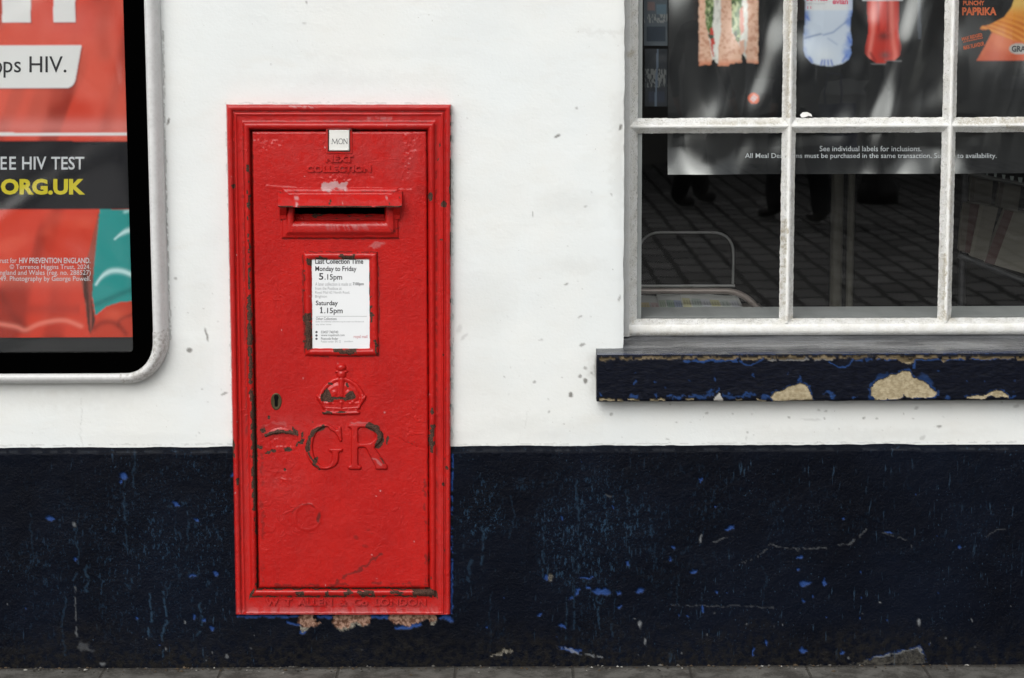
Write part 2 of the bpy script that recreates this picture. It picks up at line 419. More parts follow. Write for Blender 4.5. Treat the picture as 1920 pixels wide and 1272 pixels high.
def mat_glass(name, wave=.05, sc=5.0, dist=.004, det=2, rough=.012):
    M = Mat(name)
    nrm = M.bump(M.noise(sc, det, sc=(1, 1, 1.1), dist=.6), wave, dist)
    lw = M.n('LayerWeight', {'Blend': .5, 'Normal': nrm}).outputs['Facing']
    p = M.math('POWER', lw, 5.0)
    fr = M.math('ADD', M.math('MULTIPLY', p, .9), .082, True)
    gl = M.n('BsdfGlossy', {'Color': (1, 1, 1, 1), 'Roughness': rough, 'Normal': nrm})
    tr = M.n('BsdfTransparent', {'Color': (.93, .95, .94, 1)})
    df = M.n('BsdfDiffuse', {'Color': (.6, .6, .57, 1)}); du = M.ramp(M.noise(6, 5, .65), .35, .75, .0, .0045)
    m0 = M.n('MixShader', {0: du, 1: tr.outputs[0], 2: df.outputs[0]})
    mx = M.n('MixShader', {0: fr, 1: m0.outputs[0], 2: gl.outputs[0]})
    M.t.links.new(mx.outputs[0], M.out.inputs[0]); return M.m
def mat_paving():
    M = Mat('worn_grey_paving')
    sx = M.n('SeparateXYZ', {0: M.pos()}); wob = M.math('MULTIPLY', M.math('SUBTRACT', M.noise(2.5, 3), .5), .05)
    ux = M.math('DIVIDE', M.math('ADD', sx.outputs[0], wob), .168); row = M.math('FLOOR', ux)
    uy = M.math('ADD', M.math('DIVIDE', M.math('ADD', sx.outputs[1], wob), .40), M.math('MULTIPLY', row, .5))
    fx = M.math('ABSOLUTE', M.math('SUBTRACT', M.math('FRACT', ux), .5)); fy = M.math('ABSOLUTE', M.math('SUBTRACT', M.math('FRACT', uy), .5))
    jt = M.math('MAXIMUM', M.ramp(fx, .375, .415), M.ramp(fy, .400, .435))
    cell = M.n('CombineXYZ', {0: row, 1: M.math('FLOOR', uy), 2: 0.0}); wnz = M.n('TexWhiteNoise', {'Vector': cell.outputs[0]}).outputs['Value']
    c = M.mix(wnz, (.16, .158, .153, 1), (.30, .297, .288, 1))
    c = M.mix(M.ramp(M.noise(1.2, 4), .4, .65, 0, .45), c, (.10, .098, .094, 1)); c = M.mix(jt, c, (.008, .008, .007, 1))
    h = M.math('SUBTRACT', M.math('MULTIPLY', M.noise(120, 4, .65), .5), jt)
    return M.bsdf(Base_Color=c, Roughness=.7, Specular=.3, Normal=M.bump(h, .5, .003))
def mat_slab():
    M = Mat('worn_grey_slabs')
    v = M.n('Mapping', {'Vector': M.pos(), 'Location': (.13, .5, 0)}).outputs[0]
    b = M.n('TexBrick', {'Vector': v, 'Color1': (.155, .150, .136, 1), 'Color2': (.130, .127, .117, 1), 'Mortar': (.066, .062, .055, 1),
        'Scale': 1.0, 'Mortar Size': .004, 'Mortar Smooth': .6, 'Bias': 0.0, 'Brick Width': .265, 'Row Height': .9}, offset=0.0)
    c = M.mix(M.ramp(M.noise(14, 6, .7), .38, .62, 0, .8), b.outputs[0], (.040, .037, .033, 1))
    c = M.mix(M.ramp(M.noise(150, 4, .7), .52, .72, 0, .7), c, (.20, .19, .165, 1))
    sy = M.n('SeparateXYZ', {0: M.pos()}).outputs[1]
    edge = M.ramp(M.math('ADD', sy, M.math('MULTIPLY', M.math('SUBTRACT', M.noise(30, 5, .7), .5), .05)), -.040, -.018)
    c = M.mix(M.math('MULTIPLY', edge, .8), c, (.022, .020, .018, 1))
    h = M.math('SUBTRACT', M.math('MULTIPLY', M.noise(120, 4, .65), .8), M.math('MULTIPLY', b.outputs['Fac'], .6))
    return M.bsdf(Base_Color=c, Roughness=.75, Specular=.3, Normal=M.bump(h, .8, .004))
def mat_brickwall():
    M = Mat('dark_brown_brickwork')
    v = M.n('Mapping', {'Vector': M.pos(), 'Rotation': (math.pi/2, 0, 0)}).outputs[0]
    b = M.n('TexBrick', {'Vector': v, 'Color1': (.16, .075, .05, 1), 'Color2': (.10, .055, .04, 1), 'Mortar': (.25, .23, .2, 1), 'Scale': 1.0, 'Mortar Size': .006, 'Brick Width': .225, 'Row Height': .075})
    return M.bsdf(Base_Color=b.outputs[0], Roughness=.8)

RED, WHITE, NAVY, SILL, SILLTOP, WIN, FRAME = mat_red(), mat_white(), mat_navy(), mat_sill(), mat_silltop(), mat_window(), mat_frame()
PRINT, PRINTB = mat_print('printed_paper', .22, .3), mat_print('glossy_dark_print', .22, 1.0, 0.0, 1.0)
GLASS, COVER = mat_glass('window_glass', .018), mat_glass('display_cover_glass', 0.0, rough=.15)
PAVE, SLAB, BRICKW = mat_paving(), mat_slab(), mat_brickwall()
BLACK = plain('matt_black_border', (.0006, .0006, .0006), .9, 0.0, var=0)
DARKGREY = plain('dark_grey_backing', (.012, .013, .015), .5, .4)
T_BLACK = plain('black_lettering', (.016, .016, .02), .5, .3, var=0)
T_GREY = plain('grey_lettering', (.36, .37, .38), .6, .3, var=0)
T_DGREY = plain('dark_grey_lettering', (.09, .09, .10), .6, .3, var=0)
T_WHITE = plain('white_lettering', (.62, .64, .67), .4, .4, var=.04)
T_YELLOW = plain('yellow_lettering', (.66, .55, .01), .4, .4, var=.04)
T_PINK = plain('pink_lettering', (.66, .13, .20), .4, .4, var=.04)
T_ORANGE = plain('orange_lettering', (.62, .14, .055), .4, .4, var=.08)
T_FADED = plain('faded_pink_lettering', (.66, .42, .44), .6, .3, var=.1)
ENAMEL = plain('white_enamel', (.80, .80, .76), .3, .5, bump=.1)
IRON = plain('bare_dark_iron', (.030, .022, .017), .55, .4, bump=.4, var=.4)
VOID_SHADE = plain('hollow_shade_black', (.004, .0035, .003), .9, .1, var=0)  # near-black colour stands for the shade inside slot and keyhole
BRASS = plain('tarnished_brass', (.10, .075, .035), .45, .5, .6, bump=.4, var=.35)
GREYPAINT = plain('grey_inner_paint', (.40, .41, .41), .5, .4)
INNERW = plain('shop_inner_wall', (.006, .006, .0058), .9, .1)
METAL = plain('brown_grey_tube', (.20, .165, .15), .3, .5, .3)
STEEL = plain('pale_wire', (.22, .22, .215), .35, .5, .5)

# ------------------------------------------------------------------ ground
PDG = .016
g = Geo()
g.add([(-40, .3, 0), (40, .3, 0), (40, -.55, 0), (-40, -.55, 0)], [(0, 3, 2, 1)])
ground = structure(g.build('pavement', SLAB, loc=(0, 0, 0)))
g = Geo(); g.add([(-40, -.55, 0), (40, -.55, 0), (40, -60, 0), (-40, -60, 0)], [(0, 3, 2, 1)])
structure(g.build('street', PAVE, loc=(0, 0, 0)))

g = Geo()
for k in range(620):
    x = random.uniform(-1.25, 1.25); y = -PDG-abs(random.gauss(0, .018))-.001; r = random.choice((.0012, .0016, .0022, .0030, .0042))*random.uniform(.7, 1.3)
    q = np.array([(1, 0, 0), (-.2, .9, .1), (-.8, -.4, 0), (.1, -.9, .15), (.1, .05, .9), (0, 0, -.4)])*np.array([random.uniform(.7, 1.5), random.uniform(.7, 1.4), random.uniform(.4, .9)])
    a = random.uniform(0, 6.3); q = np.stack([q[:, 0]*math.cos(a)-q[:, 1]*math.sin(a), q[:, 0]*math.sin(a)+q[:, 1]*math.cos(a), q[:, 2]], -1)*r+np.array([x, y, r*.3])
    g.add(q, [(0, 1, 4), (1, 2, 4), (2, 3, 4), (3, 0, 4), (1, 0, 5), (2, 1, 5), (3, 2, 5), (0, 3, 5)], k % 3 if k % 17 else 3)
grit = g.build('grit', [plain('grey_grit', (.10, .095, .085), .8, .3), plain('dark_grit', (.035, .032, .028), .8, .3), plain('brown_grit', (.09, .065, .04), .8, .3), plain('pale_flake', (.42, .41, .37), .7, .3)], loc=(0, 0, 0))
grit['kind'] = 'stuff'; tag(grit, 'loose grit and paint flakes lying along the foot of the navy wall', 'grit')

# ------------------------------------------------------------------ the shop building
def wx(px, py, d=0): return float(W(px, py, d)[0])
def wz(px, py, d=0): return float(W(px, py, d)[2])
BX0, BX1 = wx(436, 640), wx(838, 640); BZ0, BZ1 = wz(640, 1146), wz(640, 204)       # hole for the post box
WX0 = wx(1170, 330); WX1 = 2.35; WZ0 = wz(1500, 672, .05); WZ1 = 2.25              # window opening
LEDGE = wz(960, 837); XL, XR, ZT = -2.6, 3.2, 3.1
shop = thing('shop_building', 'white rendered shop front with navy painted base and a small paned window', 'building', (0, 0, 0))

dirt = Mask(-40, -20, 1960, 860, 1.0); grim = Mask(-40, -20, 1960, 860, 2.0)
for x, y, rx, ry, ro, v in [(316, 228, 2, 7, .35, .8), (1045, 255, 6, 2.4, -.5, .75), (1163, 240, 3, 6, .3, .8), (1081, 203, 3, 2.4, 0, .45), (575, 5, 2, 3, 0, .6),
    (570, 45, 4, 2.5, .2, .25), (356, 657, 5, 4, .4, .75), (388, 628, 2.3, 12, -.25, .7), (1063, 534, 4, 1.5, -.5, .6), (1087, 595, 4, 1.6, -.5, .55), (1092, 647, 6, 2.4, -.2, .65),
    (1098, 691, 3, 3, 0, .45), (1087, 706, 3, 3.4, 0, .65), (1097, 714, 3.4, 4.4, -.5, .8), (1070, 740, 4.4, 3.6, .3, .8), (1002, 717, 2.6, 2.4, 0, .55), (1029, 772, 3, 1.6, -.6, .6),
    (1147, 777, 4, 2, -.6, .5), (1110, 699, 2, 2, 0, .5), (998, 402, 1.4, 4, 0, .5), (1098, 387, 3, 1.6, 0, .4), (1014, 638, 5, 1.2, .1, .4), (945, 707, 1.6, 1.6, 0, .5),
    (1118, 690, 4, 20, 0, .4), (1161, 560, 2.4, 6, .4, .5), (420, 738, 7, 1.8, -.4, .6), (318, 600, 1.6, 2, 0, .5), (330, 522, 3, 2.4, 0, .5), (312, 420, 2, 3, 0, .4),
    (1146, 365, 1.4, 3, 0, .4), (1325, 775, 3, 2, 0, .5), (1480, 783, 3, 2.2, 0, .55), (1535, 770, 3, 2, 0, .4), (1548, 771, 3, 2, 0, .4), (1619, 784, 2.5, 2, 0, .6), (1644, 785, 3, 1.5, -.5, .5), (1761, 800, 5, 2.6, 0, .6),
    (1252, 824, 4, 1.6, 0, .4), (1400, 822, 1.2, 5, 0, .35), (1905, 762, 6, 3, -.2, .3), (1718, 765, 5, 2, -.4, .35), (1712, 784, 2.4, 2, 0, .4), (1730, 820, 6, 3, -.3, .25), (870, 632, 8, 3, -.7, .22), (862, 617, 5, 9, .4, .16), (1520, 787, 18, 2, 0, .2)]:
    dirt.blob(x, y, rx, ry, v, ro, rough=3)
for k in range(150):
    x = random.uniform(290, 1920); y = 838-abs(random.gauss(0, 1))*210
    dirt.blob(x, y, random.uniform(.7, 1.8), random.uniform(.7, 2.0), random.uniform(.15, .5), random.uniform(-1, 1), rough=2)
dirt.stroke([(152, 745), (154, 780), (150, 812), (156, 838)], 1.4, .22, 5)
dirt.stroke([(968, 838), (984, 800), (990, 765)], 1.4, .16, 6, .35)
dirt.stroke([(306, 60), (309, 250), (313, 420), (319, 600), (320, 640)], 2.4, .5, 3, .38)
dirt.stroke([(424, 194), (640, 194), (848, 194)], 2.0, .26, 3, .45)
dirt.stroke([(847, 190), (849, 500), (848, 836)], 2.4, .40, 3, .50)
dirt.stroke([(424, 190), (430, 500), (436, 836)], 1.8, .40, 3, .46)
dirt.stroke([(0, 836), (435, 833)], 2.2, .25, 3, .45); dirt.stroke([(850, 834), (1920, 829)], 2.2, .25, 3, .45)
for x, y, rx, ry, v in [(1146, 60, 60, 5, .16), (1085, 500, 50, 14, .10), (1060, 380, 50, 22, .10), (900, 580, 55, 60, .10), (905, 700, 50, 60, .07), (1000, 800, 120, 18, .08), (1160, 300, 14, 120, .16), (340, 690, 50, 40, .12), (370, 560, 20, 50, .1),
    (1118, 705, 12, 34, .28), (700, 100, 200, 8, .05), (640, 150, 220, 12, .06), (120, 750, 120, 14, .12), (1600, 815, 260, 10, .09)]:
    grim.blob(x, y, rx, ry, v, 0, 14, .8)

def axis(lo, hi, cuts, fine_lo, fine_hi, step, coarse=.12):
    a = [lo, hi, *cuts]
    a += list(np.arange(fine_lo, fine_hi, step)); a += list(np.arange(lo, fine_lo, coarse)); a += list(np.arange(fine_hi, hi, coarse))
    a = np.unique(np.round(a, 6)); keep = [a[0]]
    cs = set(np.round([lo, hi, *cuts], 6))
    for v in a[1:]:
        if v-keep[-1] < step*.45:
            if v in cs and keep[-1] not in cs: keep[-1] = v
            elif v in cs: keep.append(v)
        else: keep.append(v)
    return np.array(keep)
ST = .0024
xs = axis(XL, XR, [BX0, BX1, WX0, WX1], -1.17, 1.17, ST)
zs = axis(LEDGE, ZT, [BZ1, WZ0, WZ1], LEDGE, 1.55, ST)[::-1]
X, Z = np.meshgrid(xs, zs)
und = (fbm(X*5, Z*5, 9, 3)-.5)*.006
P = np.stack([X, und*0, Z], -1)
px, py = PX(P)
edge_w = np.exp(-np.abs(X-WX0)/.012)*((Z > WZ0-.01))
P[..., 1] = -(und*sm(0, .05, np.abs(X-BX0))*sm(0, .04, Z-LEDGE)) + edge_w*.004
P[..., 0] += np.where(np.abs(X-WX0) < 1e-6, (fbm(Z*40, Z*0, 4, 3)-.5)*.003, 0)
cx = (X[:-1, :-1]+X[1:, 1:])/2; cz = (Z[:-1, :-1]+Z[1:, 1:])/2
ok = ~((cx > BX0) & (cx < BX1) & (cz < BZ1)) & ~((cx > WX0) & (cx < WX1) & (cz > WZ0) & (cz < WZ1))
g = Geo(); g.grid(P, 0, ok, dirt=dirt(px, py), grime=grim(px, py))
# reveals of the window opening and the top, ends of the wall
for a, b in (((WX0, WZ0), (WX0, WZ1)), ((WX0, WZ1), (WX1, WZ1)), ((WX1, WZ1), (WX1, WZ0))):
    g.add([(a[0], .0042, a[1]), (b[0], .0042, b[1]), (b[0], .22, b[1]), (a[0], .22, a[1])], [(0, 1, 2, 3)])
g.add([(WX0, .06, WZ0), (WX1, .06, WZ0), (WX1, .22, WZ0), (WX0, .22, WZ0)], [(0, 1, 2, 3)])
g.add([(XL, 0, ZT), (XR, 0, ZT), (XR, .22, ZT), (XL, .22, ZT)], [(0, 1, 2, 3)])
g.build('white_wall', WHITE, shop, smooth=True)

# plinth: navy base with a sloped ledge
blue, bare, pale, teal, brick = (Mask(-40, 820, 1960, 1270, 1.0) for _ in range(5))
for x, y, rx, ry, ro in [(232, 892, 9, 7, .6), (225, 903, 4, 5, .3), (95, 974, 9, 5, 0), (331, 945, 9, 4, .45), (368, 975, 6, 4, 0), (361, 1081, 5, 3.4, 0), (404, 1079, 4, 5, 0), (143, 1049, 3, 5, -.5),
    (365, 1157, 4, 5, 0), (381, 1163, 5, 6, 0), (395, 1178, 4, 4, 0), (257, 1161, 3, 3, 0), (435, 892, 3, 5, 0), (1081, 1110, 6, 6, 0), (1128, 1110, 19, 6, .1), (1101, 1101, 6, 3, 0), (1101, 1083, 13, 2.5, 0), (1200, 1110, 10, 6, -.3),
    (1072, 1122, 4, 3, 0), (1160, 1112, 5, 3, 0), (1256, 1050, 2.6, 6, 0), (1263, 1026, 4, 2, 0), (1301, 1073, 8, 4, -.2), (1368, 991, 11, 3, -.4), (1499, 1045, 8, 3.4, -.2), (1510, 1094, 11, 6, .1), (1546, 1092, 2.6, 8, 0),
    (1526, 1120, 3, 2, 0), (1507, 1126, 4, 2, 0), (1055, 1175, 8, 4, .6), (1011, 1153, 5, 3, 0), (1504, 1219, 8, 6, .2), (1436, 1206, 3, 5, 0), (1412, 1222, 2.4, 10, 0), (1800, 1027, 4, 4, 0), (1318, 1142, 2, 7, 0), (1055, 972, 3, 5, 0),
    (1150, 950, 2, 3, 0), (1314, 900, 2, 3, 0), (1340, 951, 2, 3, 0), (1580, 973, 2, 2.5, 0), (1665, 998, 5, 3, .2), (1290, 1155, 4, 2, 0), (1343, 1111, 2, 3, 0), (1614, 1161, 1.6, 3, 0), (1580, 1224, 3, 4, 0), (1497, 1068, 4, 2, 0), (916, 1175, 2, 3, 0), (1164, 1137, 5, 2.6, 0), (1618, 1121, 2, 3, 0), (1178, 1057, 3, 7, 0)]:
    blue.blob(x, y, rx*.84, ry*.84, .95, ro, 6)
blue.stroke([(848, 850), (847, 1000), (847, 1150)], 3.0, 1, 3, .40); blue.stroke([(446, 1155), (500, 1157), (556, 1156)], 5, .9, 4, .36)
blue.stroke([(596, 1156), (624, 1157)], 6, 1, 4); blue.stroke([(697, 1156), (724, 1157)], 6, 1, 4); blue.stroke([(742, 1178), (764, 1177), (786, 1172)], 5, 1, 4); blue.blob(838, 1158, 12, 6, 1, .3, 6); blue.blob(567, 1186, 6, 5, 1, 0, 4); blue.stroke([(540, 1166), (562, 1174)], 5, .8, 4, .3)
for k in range(18):
    x = random.uniform(0, 1920); y = random.uniform(855, 1235)
    if 430 < x < 860 and y < 1170: continue
    blue.blob(x, y, random.uniform(.7, 2.0), random.uniform(.8, 2.6), random.uniform(.35, .9), 0, 2)
for p in ([(556, 1158), (569, 1146), (585, 1153), (590, 1166), (602, 1171), (590, 1176), (562, 1173)], [(624, 1154), (694, 1151), (690, 1168), (684, 1174), (664, 1168), (650, 1180), (625, 1178)],
          [(726, 1157), (737, 1149), (817, 1146), (817, 1167), (800, 1163), (786, 1168), (768, 1173), (742, 1173)]):
    brick.poly(p, 1, 7)
bare.poly([(560, 1175), (580, 1175), (574, 1184), (566, 1188)], 1, 5); bare.poly([(627, 1172), (660, 1168), (686, 1166), (690, 1172), (664, 1176), (646, 1183), (628, 1180)], 1, 9); bare.poly([(806, 1164), (818, 1162), (818, 1171), (806, 1171)], 1, 5)
bare.poly([(1590, 1247), (1630, 1238), (1680, 1225), (1722, 1215), (1732, 1228), (1737, 1246)], .20, 9); bare.poly([(920, 1230), (944, 1219), (962, 1217), (950, 1227)], .8, 6)
blue.stroke([(1620, 1238), (1680, 1222), (1722, 1212), (1734, 1228), (1738, 1246)], 2.2, .5, 5, .47); pale.stroke([(1640, 1234), (1690, 1223), (1722, 1215), (1732, 1230)], 2.4, .7, 5, .40)
pale.stroke([(1045, 1211), (1064, 1216), (1082, 1224), (1128, 1232)], 3, .7, 4, .36); blue.stroke([(1050, 1214), (1090, 1222)], 6, .8, 5, .3)
bare.blob(1031, 1084, 4, 7, .9, 0, 4); blue.blob(1024, 1083, 3, 5, .8, 0, 3)
pale.stroke([(1395, 1056), (1422, 1042), (1445, 1023), (1480, 1029), (1545, 1029), (1590, 1020), (1617, 1002), (1633, 985)], 1.6, .34, 7, .42)
pale.stroke([(1655, 1000), (1700, 1012), (1712, 1030)], 1.5, .28, 4, .36); pale.stroke([(1338, 1018), (1358, 1008), (1376, 1006)], 1.6, .35, 3, .3)
pale.stroke([(1257, 1136), (1330, 1136), (1450, 1139)], 1.8, .18, 5, .43); pale.blob(1723, 1167, 3, 6, .8, 0, 3); pale.blob(1201, 1170, 3, 8, .8, 0, 4); pale.blob(1210, 1203, 2, 5, .7, 0, 3); pale.blob(1314, 1010, 1.8, 7, .7, .2, 3); pale.blob(1651, 1131, 2, 2, .9)
pale.blob(140, 985, 3, 4, .6); pale.stroke([(140, 1100), (142, 1130), (143, 1190)], 1.6, .4, 3, .46); pale.blob(143, 1187, 1.8, 8, .5); pale.blob(346, 1167, 2, 3, .8); pale.blob(192, 1245, 6, 3.4, .6); pale.blob(425, 1231, 3, 4, .5); pale.blob(312, 1216, 2, 3, .7)
pale.blob(160, 1216, 14, 7, .22, .3, 10); pale.stroke([(1850, 1006), (1870, 994), (1885, 993)], 1.5, .2, 3); pale.blob(1140, 930, 6, 2, .25)
for k in range(26): pale.blob(random.uniform(0, 1920), random.uniform(1130, 1250), random.uniform(.8, 2), random.uniform(.8, 2.2), random.uniform(.2, .6), 0, 3)
for x, y0, y1, wd, v in [(282, 1112, 1190, 3, .8), (308, 1110, 1232, 3.4, .8), (121, 1110, 1235, 3, .4), (143, 990, 1090, 2.4, .5), (162, 1060, 1110, 4, .5), (235, 890, 1030, 2.4, .4), (252, 850, 920, 2.4, .4), (352, 960, 1045, 2.2, .5), (376, 1130, 1190, 2.6, .7), (312, 1090, 1130, 2, .4), (60, 960, 1060, 2, .3),
    (1085, 900, 1080, 3, .45), (1076, 1000, 1180, 2.6, .4), (1020, 985, 1070, 3, .4), (1180, 930, 1065, 2.6, .6), (1122, 1110, 1180, 2.2, .5), (1138, 960, 1010, 2, .3), (905, 990, 1060, 4, .5), (880, 1040, 1090, 6, .35), (960, 930, 1010, 2, .3), (1226, 1020, 1120, 2, .3), (1062, 1120, 1200, 2.6, .4), (919, 1110, 1220, 2, .25), (1148, 1170, 1200, 3, .35), (1270, 1080, 1140, 2, .25), (1432, 1060, 1130, 1.8, .2)]:
    n = 7; pts = [(x+random.uniform(-3, 3)+math.sin(k*.9+x)*2.5, y0+(y1-y0)*k/(n-1)) for k in range(n)]
    teal.stroke(pts, wd, v, 4, .40, int(x))
zled = axis(0, LEDGE-.012, [BZ0], 0, LEDGE-.012, ST)[::-1]
xs = axis(XL, XR, [BX0, BX1], -1.17, 1.17, ST)
PD = .016
prof = [(LEDGE+.0005, 0.0), (LEDGE-.0035, .005), (LEDGE-.0075, .0115), (LEDGE-.0100, .0150)] + [(z, PD) for z in zled]
X = np.tile(xs, (len(prof), 1)); Z = np.tile(np.array([p[0] for p in prof])[:, None], (1, len(xs))); D = np.tile(np.array([p[1] for p in prof])[:, None], (1, len(xs)))
topw = sm(LEDGE-.04, LEDGE-.01, Z)
Z = Z+topw*((fbm(X*14, X*0+2, 8, 4)-.5)*.007)
P = np.stack([X, -D, Z], -1); px, py = PX(P)
bump = (fbm(X*60, Z*60, 12, 3)-.5)*.0012+(fbm(X*7, Z*7, 13, 2)-.5)*.004*(1-topw)
vb, va, vbr = blue(px, py), bare(px, py), brick(px, py)
foot = sm(.13, -.02, Z+(fbm(X*9, Z*20, 5, 3)-.5)*.09)
P[..., 1] -= bump - .0015*np.maximum(vb, va) - .006*vbr - .012*sm(.9, 1, bare(px, py))*(px > 1580)
X2 = X; cx = (X2[:-1, :-1]+X2[1:, 1:])/2; cz = (Z[:-1, :-1]+Z[1:, 1:])/2
ok = ~((cx > BX0) & (cx < BX1) & (cz > BZ0))
pl = pale(px, py)
# edge highlight painted pale where ledge meets the face
arr = np.exp(-((py-(849-7*px/1920))/1.6)**2)*sm(.42, .6, fbm(px/14, py/8, 21, 4))*.10
g = Geo(); g.grid(P, 0, ok, blue=vb, bare=va, brick=vbr, pale=np.maximum(pl, arr), teal=teal(px, py), dust=foot, fleck=np.clip(sum(k*np.exp(-(((px-a)/sx)**2+((py-b)/sy)**2)) for a, b, sx, sy, k in ((930, 985, 110, 110, 1), (1120, 980, 110, 110, .75), (400, 920, 70, 80, .9), (330, 1040, 130, 130, .55), (120, 1060, 150, 150, .45), (1060, 1130, 160, 80, .5), (1350, 960, 200, 90, .3), (1780, 960, 160, 80, .25))), 0, 1)*sm(.3, .62, fbm(px/70, py/70, 29, 3)))
g.build('navy_plinth', NAVY, shop, smooth=True)

# ------------------------------------------------------------------ window sill
SB = Mask(1100, 650, 1960, 770, .5); STN = Mask(1100, 650, 1960, 770, .5); SP = Mask(1100, 650, 1960, 770, .5)
for p in ([(1446, 743), (1452, 737), (1472, 731), (1487, 723), (1503, 718), (1515, 724), (1519, 737), (1527, 752), (1450, 752)],
          [(1632, 727), (1644, 716), (1657, 710), (1673, 703), (1692, 697), (1707, 697), (1712, 707), (1732, 716), (1757, 737), (1754, 742), (1736, 747), (1699, 746), (1694, 739), (1690, 747), (1640, 750), (1633, 742)],
          [(1813, 745), (1850, 740), (1870, 731), (1889, 739), (1891, 747), (1866, 745), (1860, 741), (1845, 748), (1814, 748)]):
    q = np.array(p); c = q.mean(0); SB.poly([tuple(c+(a-c)*1.09+(0, -1)) for a in q], .6, 9); STN.poly(p, 1, 4)
SB.blob(1735, 713, 16, 8, .5, .5, 5); SB.blob(1655, 706, 12, 6, .4, -.4, 6)
SP.poly([(1337, 752), (1348, 737), (1357, 752)], .9, 3)
for x0, x1 in ((1126, 1150), (1160, 1168), (1178, 1196), (1220, 1234), (1236, 1246), (1288, 1300), (1382, 1392), (1420, 1434)): STN.stroke([(x0, 750), (x1, 750.5)], 4, .9, 4)
for x, y, rx, ry in [(1186, 744, 13, 5), (1231, 741, 4, 5), (1254, 744, 9, 4), (1191, 720, 4, 4), (1226, 717, 3, 3), (1332, 735, 8, 5), (1368, 738, 5, 5), (1398, 741, 12, 5), (1310, 743, 16, 4), (1292, 713, 5, 2), (1341, 713, 2, 4), (1415, 702, 2, 5), (1552, 736, 14, 4), (1561, 741, 8, 5), (1775, 746, 8, 4), (1900, 743, 9, 4), (1500, 712, 5, 4), (1125, 740, 4, 8), (1270, 747, 10, 3), (1345, 730, 3, 3), (1440, 744, 6, 3), (1600, 745, 6, 3)]:
    SB.blob(x, y, rx*.66, ry*.72, .8, 0, 8)
SB.stroke([(1280, 745), (1340, 742), (1440, 745)], 7, .6, 8, .44)
STN.stroke([(1126, 676), (1155, 673), (1300, 672), (1450, 671), (1640, 670), (1800, 671), (1920, 672)], 5.0, 1, 5, .34)
STN.poly([(1681, 672), (1716, 672), (1712, 681), (1700, 683), (1688, 679)], 1, 4); STN.poly([(1764, 674), (1776, 674), (1770, 680)], 1, 3); STN.poly([(1905, 670), (1930, 670), (1930, 678), (1908, 677)], 1, 3)
SB.stroke([(1270, 678), (1330, 677), (1390, 676)], 4, .9, 4, .4); SB.stroke([(1386, 676), (1400, 686), (1416, 682), (1430, 674)], 2.6, .75, 3); SB.stroke([(1555, 678), (1572, 689), (1590, 686), (1600, 674)], 3, .8, 3, .25); SB.stroke([(1600, 676), (1680, 674)], 3, .7, 4, .4); SB.stroke([(1715, 678), (1715, 690)], 5, .8, 4); SB.stroke([(1716, 676), (1920, 673)], 2.4, .8, 4, .38); SP.stroke([(1440, 676), (1560, 674)], 2, .4, 3, .4)
SB.stroke([(1190, 664), (1400, 663), (1700, 662), (1920, 661)], 2.6, .9, 3, .46)
for k in range(16): SB.blob(random.uniform(1125, 1920), random.uniform(690, 748), random.uniform(.8, 2), random.uniform(.8, 2.4), random.uniform(.3, .8), 0, 3)
SXL = wx(1119, 710, .05); SXR = 2.45
def prof_z(lst, x=1500): return [(wz(x, p, d), d) for p, d in lst]
fr = [(664.5, .0445), (666, .0475), (668.5, .0492), (672, .05)] + [(p, .05) for p in np.arange(674, 747, 1.6)] + [(748, .05), (750, .0492), (751.3, .0470), (752, .0440)]
pz = prof_z(fr); xs = axis(SXL, SXR, [], SXL, 1.17, .0021)
X = np.tile(xs, (len(pz), 1)); Z = np.tile(np.array([p[0] for p in pz])[:, None], (1, len(xs))); D = np.tile(np.array([p[1] for p in pz])[:, None], (1, len(xs)))
P = np.stack([X, -D, Z], -1); px, py = PX(P)
lowf = sm(.5, 1, np.linspace(0, 1, len(pz)))[:, None]
t_ = STN(px, py)
P[..., 2] += (fbm(X*25, X*0, 3, 3)-.5)*.004*np.where(np.arange(len(pz)) > len(pz)-5, 1, 0)[:, None]
P[..., 1] -= (fbm(X*40, Z*90, 15, 3)-.5)*.0016 - .0022*t_
g = Geo(); g.grid(P, 0, blue=SB(px, py), tan=t_, pale=SP(px, py), strip=sm(684, 678, py))
# left end, underside
zt0, zb0 = pz[0][0], pz[-1][0]
g.add([(SXL, -.0445, zt0), (SXL, -.05, zt0-.01), (SXL, -.05, zb0+.004), (SXL, -.044, zb0), (SXL, .02, zb0), (SXL, .02, zt0+.012)], [(0, 5, 4, 3, 2, 1)])
g.add([(SXL, -.044, zb0), (SXR, -.044, zb0), (SXR, .02, zb0), (SXL, .02, zb0)], [(0, 3, 2, 1)])
sill = g.build('window_sill', SILL, shop, smooth=True)
zw = wz(1500, 629, -.088)
xs2 = axis(SXL, SXR, [], SXL, 1.17, .01); ts = np.linspace(0, 1, 14)
X, Tt = np.meshgrid(xs2, ts)
Yt = .098 + ( -.0445-.098)*Tt; Zt = zw+.001+(zt0-zw-.001)*Tt
Yt = np.where(Tt < 1, Yt, -.0445)
g = Geo(); P = np.stack([X, Yt, Zt+(fbm(X*12, Tt*5, 3, 3)-.5)*.0015*(Tt < 1)], -1); g.grid(P, 0, edge=sm(.8, 1, Tt))
g.build('sill_top', SILLTOP, sill, smooth=True)

